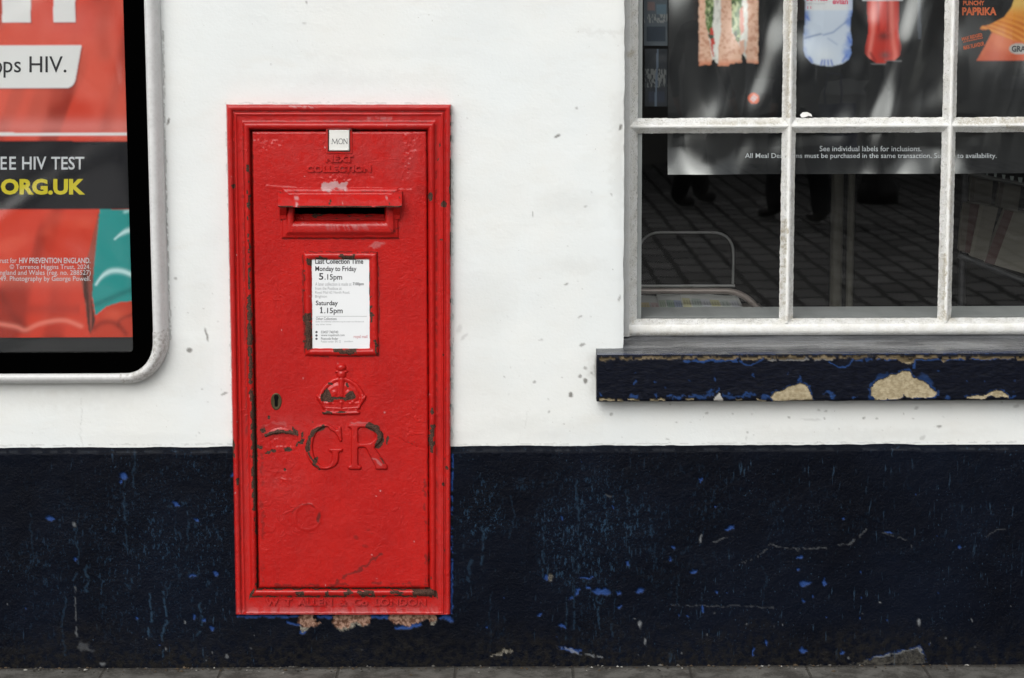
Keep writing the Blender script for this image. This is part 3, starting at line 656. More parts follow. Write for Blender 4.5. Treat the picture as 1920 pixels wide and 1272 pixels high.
# ------------------------------------------------------------------ window
GD = -.100                                      # glass plane
win_root_org = shop
def bar_grid(g, line0, line1, prof, n, seed, wob=.0009, mi=0, stain_fn=None, rough=1.0):
    """a moulded bar from line0 to line1: prof = [(across, depth)] ; across measured along 'a' vector"""
    p0, p1, a = line0, line1, None
    ts = np.linspace(0, 1, n)
    K = len(prof); P = np.zeros((K, n, 3)); r = np.zeros((K, n))
    L = np.linalg.norm(p1-p0); t = (p1-p0)/L
    acr = np.array([t[2], 0, -t[0]])            # across, in the wall plane
    for k, (w, d, ro) in enumerate([q[:3] for q in prof]):
        nb = ((fbm(ts*L*38+k*3, ts*0+k*.35, seed, 3)-.5)*1.0+(fbm(ts*L*190+k*9, ts*0+k*.7, seed+9, 3)-.5)*1.1)*2*wob*(.25+.72*ro)
        nd = (fbm(ts*L*150, ts*0+k*5, seed+5, 3)-.5)*2*wob*.6*ro
        P[k] = p0+t*(ts*L)[:, None]+acr*(w+nb)[:, None]; P[k, :, 1] = -(d+nd); r[k] = ro
    px, py = PX(P)
    st = np.zeros((K, n)) if stain_fn is None else stain_fn(px, py)
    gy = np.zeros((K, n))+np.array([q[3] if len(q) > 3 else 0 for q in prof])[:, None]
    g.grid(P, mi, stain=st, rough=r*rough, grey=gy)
WXA = wx(1172, 300, GD)                          # left outer edge of the frame
zb = wz(1500, 629, -.088); zt = 2.24; XE = WX1-.002
STM = Mask(1160, -20, 1940, 640, 1.0)
STM.stroke([(1481, 0), (1480, 60), (1478, 110)], 8, .8, 5, .25); STM.stroke([(1478, 110), (1477, 218)], 8, .75, 5, .22); STM.stroke([(1468, 430), (1470, 470), (1467, 570)], 7, .9, 5, .32); STM.stroke([(1770, 480), (1768, 560), (1770, 590)], 9, .8, 6, .36); STM.stroke([(1320, 229), (1400, 231), (1468, 228)], 8, .6, 5, .36); STM.stroke([(1800, 228), (1920, 226)], 10, .65, 6, .32)
STM.blob(1185, 100, 4, 9, .8); STM.blob(1186, 30, 3, 10, .4); STM.stroke([(1470, 410), (1474, 435)], 8, .8, 5); STM.blob(1780, 385, 3, 14, .4); STM.stroke([(1890, 237), (1915, 244)], 8, .7, 5); STM.blob(1480, 597, 18, 6, .5); STM.blob(1775, 597, 20, 6, .55); STM.stroke([(1185, 606), (1190, 596)], 5, .6); STM.stroke([(1175, 627), (1300, 628)], 3, .5, 4, .35)
STM.stroke([(1784, 300), (1782, 440), (1780, 560)], 4, .5, 5, .46)
g = Geo()
ny = 700
zl = wz(1190, 636, -.09); 
xl = lambda p, d: wx(p, 300, d)
# left stile: flat greyed to paint the reveal's shade, then putty bevel
base = np.array([WXA, 0, zb]); top = np.array([WXA, 0, zt])
def vb(p, d): return xl(p, d)-WXA
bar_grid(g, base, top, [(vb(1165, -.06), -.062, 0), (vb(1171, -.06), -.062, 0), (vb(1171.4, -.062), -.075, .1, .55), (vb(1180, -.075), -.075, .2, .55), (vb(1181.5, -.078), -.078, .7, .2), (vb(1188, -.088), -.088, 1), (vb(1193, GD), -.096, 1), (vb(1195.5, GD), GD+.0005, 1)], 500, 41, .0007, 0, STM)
# bottom rail
base = np.array([WXA-.01, 0, zb]); end = np.array([XE, 0, zb])
def hb(p, d, x=1500): return -(wz(x, p, d)-zb)
bar_grid(g, base, end, [(hb(629.5, -.088)+.002, -.100, 0), (hb(629.5, -.088), -.0885, .2), (hb(627, -.080), -.080, .35), (hb(621, -.076), -.076, .15), (hb(609, -.076), -.076, .15), (hb(606.5, -.079), -.079, .7), (hb(601, -.089), -.089, 1), (hb(597, GD), GD+.0005, 1)], 900, 43, .0006, 0, STM)
# head and right stile, above and beyond the picture
g.box((WXA, .06, zt-.06), (XE, .10, zt)); g.box((XE-.06, .062, zb+.03), (XE, .0995, zt-.06))
# inner part of the frame behind the glass
xg = wx(1202.5, 300, -.125); 
g2 = Geo(); g2.box((WXA, .1045, zb), (xg, .145, zt)); g2.box((XE-.07, .1045, zb), (XE, .145, zt)); g2.box((xg, .105, zt-.07), (XE-.07, .145, zt))
window = g.build('shop_window', WIN, shop, smooth=True)
g2.build('inner_frame', GREYPAINT, window)
vbars = [(1482.5, 120), (1783, 120)]
xb = [wx(1482.5, 120, -.076), wx(1785.5, 120, -.076)]; xb.append(xb[1]+(xb[1]-xb[0])); 
zh = [wz(1500, 236.5, -.076)]; zh.append(zh[0]+.43); zh.append(zh[1]+.43)
def vprof(): return [(-.0150, GD+.0005, 1), (-.0128, -.0965, 1), (-.0045, -.0805, .8), (-.0022, -.0770, .12), (-.0008, -.0755, .0), (.0012, -.0755, .0), (.0026, -.0772, .15), (.0052, -.0805, .9), (.0140, -.0965, 1), (.0162, GD+.0005, 1)]
for i, x in enumerate(xb):
    if x > XE-.08: continue
    g = Geo(); bar_grid(g, np.array([x, 0, wz(1500, 606, -.08)]), np.array([x, 0, zt-.055]), vprof(), 800, 50+i*7, .0008, 0, STM)
    g.build('glazing_bar', WIN, window, smooth=True)
def hprof(): return [(-.0175, GD+.0005, 1), (-.0150, -.0965, 1), (-.0060, -.0815, .9), (-.0025, -.0785, .12), (.0000, -.0770, 0), (.0016, -.0775, .0), (.0040, -.0810, .7), (.0135, -.0965, 1), (.0165, GD+.0005, 1)]
xsplit = [WXA+.022]+[x for x in xb if x < XE-.08]+[XE-.055]
for j, z in enumerate(zh):
    if z > zt-.1: continue
    for i in range(len(xsplit)-1):
        g = Geo(); bar_grid(g, np.array([xsplit[i]+(.002 if i else -.014), 0, z]), np.array([xsplit[i+1]-.002, 0, z]), hprof(), 420, 80+j*9+i, .0008, 0, STM)
        g.build('glazing_bar', WIN, window, smooth=True)
zsplit = [zb+.018]+[z for z in zh if z < zt-.1]+[zt-.055]
for i in range(len(xsplit)-1):
    for j in range(len(zsplit)-1):
        g = Geo(); y = .1018
        xa, xc, za, zc = xsplit[i]-(.0 if i else .006), xsplit[i+1], zsplit[j]-(.0 if j else .004), zsplit[j+1]
        # each old pane sits a hair out of true
        e = [random.uniform(-.0006, .0006) for _ in range(4)]
        g.add([(xa, y+e[0], za), (xc, y+e[1], za), (xc, y+e[2], zc), (xa, y+e[0]+e[2]-e[1], zc)], [(0, 1, 2, 3)])
        g.build('glass_pane', GLASS, window)
g = Geo(); q = [(1500, 216), (1505, 211), (1514, 210.5), (1521, 214), (1523, 219), (1516, 217.5), (1510, 220), (1503, 221)]
A = [W(x, y, -.0945) for x, y in q]; Bq = [W(x, y, -.0975) for x, y in q]; n = len(q); g.add(A+Bq, [tuple(range(n))]+[(i, (i+1) % n, n+(i+1) % n, n+i) for i in range(n)], 0); g.build('paint_flake', WIN, window)
# inner board of the window
g = Geo(); zi = wz(1500, 597.5, -.104); g.box((WXA, .147, zi-.03), (XE, .315, zi))
g.box((WXA, .1035, zi-.03), (XE, .1469, zi-.0004))
g.build('inner_sill', GREYPAINT, window)
# room behind
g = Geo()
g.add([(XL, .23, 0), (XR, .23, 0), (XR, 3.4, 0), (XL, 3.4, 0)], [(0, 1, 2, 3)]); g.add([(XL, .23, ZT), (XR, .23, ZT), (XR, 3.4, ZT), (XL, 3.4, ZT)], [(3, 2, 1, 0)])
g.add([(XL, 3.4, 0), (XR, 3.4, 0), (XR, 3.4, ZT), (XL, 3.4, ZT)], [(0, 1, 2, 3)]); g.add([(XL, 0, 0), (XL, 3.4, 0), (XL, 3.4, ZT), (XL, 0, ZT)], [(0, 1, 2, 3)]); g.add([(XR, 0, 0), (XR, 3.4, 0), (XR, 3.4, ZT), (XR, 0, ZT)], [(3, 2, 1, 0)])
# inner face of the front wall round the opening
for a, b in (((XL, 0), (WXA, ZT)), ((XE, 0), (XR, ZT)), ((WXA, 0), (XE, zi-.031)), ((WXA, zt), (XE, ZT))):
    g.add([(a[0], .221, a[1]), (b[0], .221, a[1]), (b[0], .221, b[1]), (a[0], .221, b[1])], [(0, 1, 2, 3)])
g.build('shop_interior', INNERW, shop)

# ------------------------------------------------------------------ post box
bx = W(644, 1153, 0); box = thing('wall_post_box', 'red cast iron post box with crown and cipher set into the white wall', 'post box', (float(bx[0]), 0.0, float(bx[2])))
wear, pal, gri = Mask(400, 180, 870, 1170, .5), Mask(400, 180, 870, 1170, .5), Mask(400, 180, 870, 1170, .5)  # gri: grime marks, and darker lines along grooves and gaps
wear.stroke([(468, 560), (469, 660), (472, 740), (475, 800), (478, 880), (477, 956)], 8, 1, 5, .34, 3); wear.stroke([(474, 780), (478, 850), (479, 900)], 7, 1, 5, .2)
wear.stroke([(465, 300), (467, 420), (468, 560)], 4, .9, 4, .50, 5); wear.stroke([(479, 960), (482, 1060), (483, 1100)], 3, .9, 3, .42)
wear.blob(809, 771, 5, 7, 1, 0, 5); wear.poly([(805, 800), (813, 797), (815, 830), (812, 850), (806, 846), (804, 820)], 1, 7); wear.blob(808, 370, 5, 10, 1, 0, 3); wear.blob(833, 383, 5.4, 7, 1, 0, 3)
wear.stroke([(845, 300), (845.5, 340), (846, 376)], 5, 1, 2, .12); wear.stroke([(846, 436), (846, 475)], 5, 1, 2, .15); wear.stroke([(845, 195), (846, 600), (846, 840)], 2.6, .8, 3, .50)
wear.blob(438, 350, 3, 5, .9); wear.blob(446, 902, 3, 7, 1, 0, 4); wear.blob(437, 840, 3, 20, .7, 0, 5)
wear.poly([(773, 1105), (800, 1104), (818, 1108), (818, 1118), (775, 1117)], 1, 6)
for x0, x1 in ((672, 700), (650, 656), (735, 750), (560, 566), (745, 752), (612, 616)): wear.stroke([(x0, 1112), (x1, 1112)], 9, .95, 5, .25)
wear.stroke([(484, 1103.5), (640, 1104), (806, 1104)], 3.0, .95, 4, .30); wear.stroke([(472, 1119), (640, 1118.5), (822, 1118)], 2.6, .9, 3, .34); wear.stroke([(470, 1117), (478, 1106)], 5, .9, 4)
wear.poly([(571, 588), (586, 586), (586, 658), (571, 655)], 1, 7); wear.poly([(592, 482), (613, 482), (614, 491), (596, 491)], 1, 6); wear.poly([(634, 478), (669, 478), (668, 486), (640, 487)], .95, 6); wear.poly([(625, 653), (672, 653), (670, 665), (628, 664)], 1, 6); wear.stroke([(695, 577), (696, 603)], 6, 1, 5); wear.poly([(569, 484), (585, 486), (585, 500), (577, 497)], 1, 6); wear.stroke([(703, 640), (705, 664)], 5, .9, 5, .3); wear.stroke([(570, 500), (571, 560)], 3, .8, 3, .5); wear.stroke([(693, 500), (694, 570)], 3, .8, 3, .42)
wear.poly([(598, 745), (608, 733), (616, 727), (619, 740), (627, 748), (623, 755), (604, 752)], 1, 5); wear.poly([(648, 742), (654, 734), (664, 734), (667, 744), (662, 750), (652, 751)], 1, 5); wear.stroke([(622, 748), (636, 746), (648, 748)], 5, 1, 4, .2); wear.stroke([(608, 774), (622, 775)], 5, 1, 4); wear.blob(650, 722, 4, 4, .8); wear.blob(620, 720, 4, 3, .7); wear.blob(640, 774, 14, 2, .6, 0, 4)
wear.stroke([(608, 800), (594, 806), (583, 818), (578, 832), (577, 843)], 9, 1, 5, .1); wear.blob(592, 864, 5, 7, 1, .5, 5); wear.stroke([(579, 850), (590, 872), (600, 880)], 4, .8, 4, .4)
wear.stroke([(692, 799), (704, 803), (712, 813), (714, 826), (708, 837)], 11, 1, 4); wear.stroke([(712, 856), (722, 872)], 3, .7, 4, .35)
wear.blob(726, 826, 2.6, 10, .9, .1, 3); wear.stroke([(735, 816), (755, 825), (775, 836), (800, 842)], 1.6, .55, 4, .40)
wear.stroke([(500, 817), (514, 811), (530, 809), (545, 811), (557, 816)], 6.5, 1, 3); wear.stroke([(484, 838), (500, 847), (520, 849), (545, 842), (562, 832), (567, 822)], 7, .72, 7, .45); wear.blob(493, 808, 4, 5, .9, 0, 4); wear.blob(505, 782, 3, 4, .9); wear.blob(534, 882, 3, 2.6, .95); wear.blob(567, 815, 3, 5, .7); wear.stroke([(548, 803), (556, 810)], 5, .8, 4, .3)
gri.stroke([(622, 1102), (645, 1082), (660, 1074), (675, 1068), (700, 1050), (713, 1039)], 6, .60, 6, .36); gri.blob(667, 1008, 5, 4, .45, 0, 4); gri.blob(686, 1024, 6, 3, .35); gri.blob(690, 993, 3, 3, .3); gri.blob(598, 971, 3, 11, .75, 0, 4); gri.stroke([(548, 962), (560, 948), (580, 944), (592, 952)], 2.2, .45, 3, .3)
gri.stroke([(470, 245.5), (640, 245), (800, 245.5)], 2.6, .85, 2, .30); gri.stroke([(472.5, 247), (478, 660), (484, 1100)], 2.6, .8, 2, .2); gri.stroke([(800, 247), (802, 660), (804, 1100)], 2.0, .75, 3, .46); gri.stroke([(655, 243), (682, 246)], 6, .7, 5, .3)  # darker lines along the door gap and edges
gri.stroke([(438, 205), (444, 600), (453, 1120)], 1.8, .5, 1.5, .35); gri.stroke([(438, 209.5), (640, 209.5), (832, 210)], 1.8, .5, 1.5, .3); gri.stroke([(833, 210), (836, 600), (834, 1120)], 1.6, .42, 1.5, .38)  # darker lines along the grooves of the frame
gri.stroke([(456, 230), (459, 500), (466, 1110)], 2.0, .6, 2, .36); gri.stroke([(456, 229), (640, 228.5), (816, 229)], 1.8, .5, 2, .36); gri.stroke([(816, 230), (818, 600), (820, 1110)], 1.8, .6, 2, .36); gri.stroke([(529, 447.5), (640, 448), (748, 447)], 2.2, .7, 2, .32); gri.stroke([(568, 473), (640, 472.5), (708, 473), (711, 560), (710, 668), (640, 669), (572, 668), (568, 560), (567, 474)], 2.4, .75, 2, .34); gri.stroke([(521, 360), (640, 358), (753, 360)], 1.8, .55, 2, .36); gri.stroke([(500, 1099), (640, 1097), (700, 1096), (800, 1098)], 5, .5, 7, .46); gri.stroke([(797, 900), (800, 1090)], 5, .5, 7, .50); gri.stroke([(490, 800), (494, 1090)], 5, .35, 7, .52); gri.blob(790, 358, 10, 12, .18, 0, 10); gri.blob(640, 1030, 90, 60, .05, 0, 20); gri.stroke([(736, 436), (748, 428)], 4, .7, 4, .3)  # grime marks, and darker lines along grooves and round raised parts
pal.poly([(601, 353), (604, 346), (610, 343), (619, 347), (624, 339), (632, 339), (634, 346), (650, 342), (652, 357), (640, 356), (630, 354), (622, 358), (606, 358)], .8, 5)
pal.stroke([(545, 200), (585, 201)], 5, .45, 4, .4); pal.stroke([(690, 221), (735, 221)], 4, .35, 3, .4)
pal.stroke([(565, 420), (600, 424), (640, 423), (700, 421), (722, 417)], 3.4, .26, 5, .47, 8); pal.stroke([(443, 1148), (560, 1149), (700, 1148), (840, 1148)], 5, .18, 4, .45); pal.blob(557, 373, 5, 2.2, .75, -.3); pal.blob(723, 372, 2.6, 2.6, .9); pal.blob(557, 385, 2.6, 2.6, .9)  # the slot lip stroke paints gloss glints as a pale tone
pal.stroke([(494, 800), (520, 793), (548, 797)], 6, .10, 6, .40); pal.stroke([(700, 860), (722, 878)], 4, .3, 4, .4); pal.stroke([(660, 794), (690, 794)], 3, .28, 3, .3); pal.blob(708, 460, 14, 4, .28, -.1, 6)  # the faint stroke over the pull paints its pinkish highlight
for k in range(70):
    (wear if k % 2 else pal).blob(random.uniform(428, 842), random.uniform(200, 1145), random.uniform(.6, 1.5), random.uniform(.6, 1.7), random.uniform(.5, .9), 0, 2)
for k in range(40):
    y = random.uniform(250, 1100); sd = random.random() < .5
    wear.blob((458+.014*(y-200)+random.uniform(0, 14)) if sd else random.uniform(800, 845), y, random.uniform(.8, 2), random.uniform(1.5, 6), random.uniform(.6, 1), 0, 4)
FADE_SHEENS = [(640, 1141, 230, 16, .85), (640, 290, 190, 50, .40), (530, 800, 50, 26, .45), (520, 905, 60, 34, .35), (640, 200, 230, 14, .45), (430, 600, 9, 420, .40), (842, 600, 9, 420, .35), (640, 222, 230, 6, .40), (452, 1000, 14, 160, .35), (826, 1000, 10, 160, .35), (640, 425, 90, 10, .5), (700, 870, 40, 20, .2), (760, 300, 30, 80, .35), (640, 800, 90, 20, .2)]  # faded and dusty patches; upper ones also paint the sky's pink sheen
def wk(px, py): return dict(wear=wear(px, py), pale=pal(px, py), grime=gri(px, py), fade_sheen=np.clip(.6*sum(k*np.exp(-(((px-a)/sx)**2+((py-b)/sy)**2)) for a, b, sx, sy, k in FADE_SHEENS), 0, 1))

def ring_mesh(g, rings, nper, m=0, seed=0, wob=.35, dn=.0003, lump=.0):
    """concentric four-sided rings -> moulding. ring = ((tl),(tr),(br),(bl), depth)"""
    K = len(rings); ntot = sum(nper); PXX = np.zeros((K, ntot)); PYY = np.zeros((K, ntot)); DD = np.zeros((K, ntot))
    for k, (tl, tr, br, bl, d) in enumerate(rings):
        xs_, ys_ = [], []
        for (a, b), n in zip(((tl, tr), (tr, br), (br, bl), (bl, tl)), nper):
            t = np.linspace(0, 1, n, endpoint=False); xs_.append(a[0]+(b[0]-a[0])*t); ys_.append(a[1]+(b[1]-a[1])*t)
        x, y = np.concatenate(xs_), np.concatenate(ys_)
        x = x+(fbm(x/14+k*.15, y/14, seed+1, 3)-.5)*2*wob; y = y+(fbm(x/14, y/14+k*.15, seed+2, 3)-.5)*2*wob
        PXX[k], PYY[k] = x, y; DD[k] = d+(fbm(x/9, y/9, seed+3, 3)-.5)*2*dn
    P = W(PXX, PYY, DD)
    g.grid(P, m, close=True, **wk(PXX, PYY))
def rect_ring(x0t, x1t, yt, x0b, x1b, yb, d): return ((x0t, yt), (x1t, yt), (x1b, yb), (x0b, yb), d)

B = .009                                            # the whole casting stands a little proud
prof = [(0, -12), (.3, 6), (1.5, 13.5), (3.5, 16.5), (6, 17.2), (8.5, 16.8), (11, 15.2), (12.4, 11.5), (13.4, 9.8), (14.6, 10.0), (15.8, 12.6), (17.4, 14.2), (19.2, 14.0), (20.8, 12.2), (22, 11.0), (26, 10.9), (31.5, 10.8), (33, 11.4), (34.2, 14.0), (36.5, 17.0), (40, 18.2), (43.5, 17.0), (46, 13.0), (47.5, 6), (48.6, -6), (52, -7)]
rings = []
for o, d in prof:
    ob = o*.14 if o <= 21 else (3+(o-21)/(33-21)*31 if o < 33 else o+1.2)
    rings.append(rect_ring(424+o*.94, 846-o*.93, 196+o, 442+o*.86, 845-o*.84, 1153-ob, B+d/1000))
g = Geo(); ring_mesh(g, rings, (170, 380, 170, 380), 0, 3, .45, .0003)
pb_frame = g.build('frame', RED, box, smooth=True)
g = Geo(); text_geo(g, 'W  T  ALLEN  &  Co  LONDON', 497, 799, 1122.5, 1136.5, B+.0106, 0, .03, .0046, .012)
V = g.v[0]; p_x, p_y = PX(V); g.at[0] = (len(V), {**wk(p_x, p_y)})
g.build('raised_lettering', RED, pb_frame, smooth=False)

# door
DB = B+.0095
xs_ = np.linspace(0, 1, 215); ys_ = np.linspace(0, 1, 560); U, Vv = np.meshgrid(xs_, ys_)
XX = (472.6+(485.2-472.6)*Vv)*(1-U)+(799.4+(804-799.4)*Vv)*U; YY = 247+(1102-247)*Vv
def door_relief(X, Y):
    h = (fbm(X/26, Y/26, 31, 3)-.5)*.0014+(fbm(X/6, Y/6, 33, 2)-.5)*.00045
    scar = lambda cx, cy, rx, ry: np.exp(-(((X-cx)/rx)**2+((Y-cy)/ry)**2)*1.2)
    h = h+(fbm(X/5, Y/5, 35, 3)-.5)*.0032*np.clip(scar(505, 268, 38, 18)+scar(780, 262, 24, 20)+scar(525, 900, 45, 30)+scar(640, 335, 60, 10)+scar(765, 300, 14, 60)*.8+scar(520, 830, 40, 22)+scar(660, 800, 40, 30)*.5, 0, 1)
    r = np.hypot(X-577, Y-970); h = h+.0011*np.exp(-((r-24)/2.6)**2)+.0005*np.exp(-((r-12)/8)**2)*(fbm(X/4, Y/4, 3, 2))
    h = h-.0012*np.exp(-(((X-530)/30)**2+((Y-826)/12)**2)**2)           # scoop below the pull
    h = h+.0009*np.exp(-((seg_dist([(500, 350), (590, 357), (700, 355), (770, 358)], X, Y))/3)**2)
    h = h-.0006*np.exp(-((seg_dist([(735, 816), (775, 836), (800, 842)], X, Y))/2)**2)
    return h
ed = np.minimum(np.minimum(U*327, (1-U)*327), np.minimum(Vv*855, (1-Vv)*855))
DD = DB+door_relief(XX, YY)-.0025*(1-sm(0, 3.2, ed))**2
cxm = (XX[:-1, :-1]+XX[1:, 1:])/2; cym = (YY[:-1, :-1]+YY[1:, 1:])/2
ok = ~((cxm > 548) & (cxm < 725) & (cym > 372) & (cym < 418))
g = Geo(); g.grid(W(XX, YY, DD), 0, ok, **wk(XX, YY))
e0 = np.concatenate([np.stack([XX[0], YY[0], DD[0]], -1), np.stack([XX[:, -1], YY[:, -1], DD[:, -1]], -1), np.stack([XX[-1][::-1], YY[-1][::-1], DD[-1][::-1]], -1), np.stack([XX[:, 0][::-1], YY[:, 0][::-1], DD[:, 0][::-1]], -1)])
e1 = e0.copy(); e1[:, 2] = B-.010
E = np.stack([e1, e0]); g.grid(W(E[..., 0], E[..., 1], E[..., 2]), 0, **wk(E[..., 0], E[..., 1]))
door = g.build('door', RED, box, smooth=True)

def relief(name, hfn, x0, y0, x1, y1, step, base, hmax, parent, cut=.06, mat=None):
    xs_ = np.arange(x0, x1+step, step); ys_ = np.arange(y0, y1+step, step); X, Y = np.meshgrid(xs_, ys_)
    H = hfn(X, Y)
    c = (H[:-1, :-1]+H[1:, 1:]+H[1:, :-1]+H[:-1, 1:])/4
    g = Geo(); g.grid(W(X, Y, base+H*hmax-.001*(H < cut)), 0, c > cut*.6, **wk(X, Y))
    return g.build(name, mat or RED, parent, smooth=True)
def shape_relief(bool_fn, soft):
    def f(X, Y):
        m = bool_fn(X, Y).astype(float); st_ = X[0, 1]-X[0, 0]
        b = blur(m, max(1, int(round(soft/st_))), 2)
        return sm(.30, .95, b)
    return f
DREL = DB
def G_shape(X, Y):
    ou = ((X-607)/34.0)**2+((Y-838)/43.5)**2 < 1
    inn = ((X-611.5)/25.0)**2+((Y-838)/37.0)**2 < 1
    ring = ou & ~inn & ~((X > 620) & (Y > 818) & (Y < 848)) & ~((X > 633) & (Y < 846))
    ring &= ~((X > 626) & (Y > 846))
    ser = in_poly([(618, 801), (626, 806), (633, 806), (634, 800), (640, 799), (642, 828), (637, 830), (633, 820), (627, 811), (616, 806)], X, Y)
    stem = in_poly([(622, 846), (636, 846), (635, 866), (628, 876), (612, 882), (618, 872), (622, 864)], X, Y)
    slab = in_poly([(616, 841), (643, 841), (643, 848), (616, 848)], X, Y)
    return ring | ser | stem | slab
def R_shape(X, Y):
    stem = (X > 658) & (X < 672) & (Y > 797) & (Y < 880)
    topb = (X > 652) & (X < 695) & (Y > 795) & (Y < 802.5)
    bowl = (((X-692)/25.5)**2+((Y-817.5)/22.5)**2 < 1) & (X > 690) & ~((((X-688)/15)**2+((Y-817)/14)**2 < 1))
    barb = (X > 670) & (X < 698) & (Y > 831) & (Y < 840)
    leg = in_poly([(684, 838), (700, 836), (725, 872), (727, 880), (704, 880), (703, 874)], X, Y)
    se = ((X > 652) & (X < 678) & (Y > 873) & (Y < 881))
    se2 = in_poly([(703, 873), (726, 870), (727, 881), (703, 881)], X, Y)
    return stem | topb | bowl | barb | leg | se | se2
for nm, fn, bb in (('cipher_letter', G_shape, (566, 788, 650, 888)), ('cipher_letter', R_shape, (646, 788, 732, 887))):
    relief(nm, shape_relief(fn, 2.0), *bb, .9, DREL-.0004, .0062, door)
def crown_h(X, Y):
    H = np.zeros(X.shape)
    def dome(cx, cy, rx, ry, h):
        q = ((X-cx)/rx)**2+((Y-cy)/ry)**2; return h*np.sqrt(np.clip(1-q, 0, 1))
    def rod(pts, w, h):
        d = seg_dist(pts, X, Y)/w; return h*np.sqrt(np.clip(1-d*d, 0, 1))
    H = np.maximum(H, dome(639.5, 690, 9.6, 8.2, 1.0)); H = np.maximum(H, dome(640, 703, 9.0, 9.5, .92)); H = np.maximum(H, rod([(630, 697), (650, 697)], 2.4, .6))
    # two arches and the cap between them
    arc = lambda s: [(640+s*c, y) for c, y in ((4, 711), (16, 715), (28, 724), (36, 735), (41, 746), (38, 753))]
    for s_ in (-1, 1): H = np.maximum(H, rod(arc(s_), 4.6, .50))
    cap = in_poly([(640-35, 748), (640-28, 729), (640-12, 718), (640+12, 718), (640+28, 729), (640+35, 748), (640+28, 756), (640-28, 756)], X, Y)
    H = np.maximum(H, blur(cap.astype(float), 4, 2)*.62*np.clip(1.05-((X-640)/44)**2*.5, 0, 1))
    H = np.maximum(H, rod([(640, 712), (640, 742)], 6.5, .88)); H = np.maximum(H, dome(627, 738, 9, 11, .80)); H = np.maximum(H, dome(653, 738, 9, 11, .80))
    # circlet, flaring, with crosses and lilies along its rim
    band = in_poly([(604, 752), (676, 752), (670, 776), (609, 776)], X, Y); H = np.maximum(H, blur(band.astype(float), 2, 2)*.50)
    H = np.maximum(H, rod([(608, 774), (640, 775.5), (672, 774)], 3.4, .72)); H = np.maximum(H, rod([(607, 765), (640, 767), (674, 765)], 2.2, .62))
    for x, y in ((600, 748), (640, 755), (680, 748)):
        H = np.maximum(H, dome(x, y, 6, 5, .74)); H = np.maximum(H, rod([(x, y-6), (x+(640-x)*.12, y+9)], 2.6, .68))
    for x in (619, 661): H = np.maximum(H, dome(x, 755, 5, 6, .72)); H = np.maximum(H, rod([(x-6, 757), (x+6, 757)], 2.2, .6))
    for x in (612, 626, 640, 654, 668): H = np.maximum(H, dome(x, 770, 3, 2.4, .66))
    for s_ in (-1, 1): H = np.maximum(H, rod([(640+s_*32, 765), (640+s_*44, 744)], 3.0, .66))
    return np.maximum(blur(H, 1, 1), 0)
relief('crown_emblem', crown_h, 588, 676, 692, 782, .8, DREL-.0002, .0100, door, .05)
def pull_h(X, Y):
    cyv = 800+((X-527)/31.0)**2*14                 # top outline of the lip
    low = 811.5+((X-527)/31.0)**2*8.5
    t = (Y-cyv)/(low-cyv+1e-6); ins = (t > 0) & (t < 1) & (np.abs(X-527) < 31)
    return np.where(ins, np.clip(t, 0, 1)**1.6*np.sqrt(np.clip(1-((X-527)/31.5)**2, 0, 1)), 0)
relief('door_pull', pull_h, 494, 796, 560, 824, .9, DREL-.0005, .0085, door, .03)
g = Geo()
for s, a, b, c, e in (('NEXT', 610, 662, 291, 305), ('COLLECTION', 574, 696, 310.5, 323.5)):
    text_geo(g, s, a, b, c, e, DREL-.0003, 0, .045, .0046, .022)
    V = g.v[-1]; p_x, p_y = PX(V); g.at[-1] = (len(V), wk(p_x, p_y))
g.build('raised_lettering', RED, door)

# keyhole
g = Geo(); an = np.linspace(0, 2*math.pi, 28, endpoint=False)
def el(rx, ry, d, sy=0): 
    x = 518+rx*np.cos(an); y = 751.5+ry*np.sin(an)*np.where(np.sin(an) > 0, 1.25, 1); return W(x, y, np.full(x.shape, d))
g.grid(np.array([el(10.5, 14.5, DB-.001), el(10.0, 14, DB+.0012), el(9, 13, DB+.0018), el(5, 8.5, DB+.0014)]), 0, close=True)
kx = [(515, 741), (521, 741), (522.5, 746), (521, 750), (521, 761), (519.5, 763), (516, 763), (514.8, 760), (514.8, 750), (513.5, 746)]
g.add(el(5.2, 8.7, DB+.0013), [tuple(range(28))], 0)
g.add([W(x, y, DB+.0019) for x, y in kx], [tuple(range(len(kx)))], 1)  # flat black patch painted for the shade in the keyhole
g.build('keyhole', [BRASS, VOID_SHADE], door)

# letter slot: flange, black sheet painted as the unlit inside, inner flap, hood and its cheeks
def rr(x0, x1, y0, y1, d, sk=0): return rect_ring(x0, x1, y0, x0+sk, x1+sk, y1, d)
g = Geo(); ring_mesh(g, [rr(528, 748, 352, 448, DB-.002), rr(530, 746, 354, 446.5, DB+.004), rr(533, 743.5, 357, 444, DB+.0062), rr(537, 739.5, 360, 439, DB+.0072), rr(539, 738, 362, 437, DB+.0125), rr(541, 736, 363, 434, DB+.0140), rr(546, 728, 366, 424, DB+.0145), rr(549.5, 724, 368, 419, DB+.0125), rr(551.5, 722.5, 370, 415.5, DB+.0075), rr(552.5, 721.5, 372, 414, DB-.002), rr(553, 721, 373, 412, DB-.030), rr(553, 721, 373, 409, DB-.070)], (70, 40, 70, 40), 0, 61, .5, .0005)
slot = g.build('letter_slot', RED, door, smooth=True)
g = Geo(); a, b = W(540, 350, DB-.072), W(735, 440, DB-.16); 
g.add([W(545, 360, DB-.0695), W(730, 360, DB-.0695), W(730, 425, DB-.0695), W(545, 425, DB-.0695)], [(0, 1, 2, 3)])
g.build('slot_shade_sheet', VOID_SHADE, door)
g = Geo(); XX, YY = np.meshgrid(np.linspace(553, 721, 60), np.linspace(401.5, 420, 12)); low = (fbm(XX/9, YY/9, 71, 3)-.5)*3
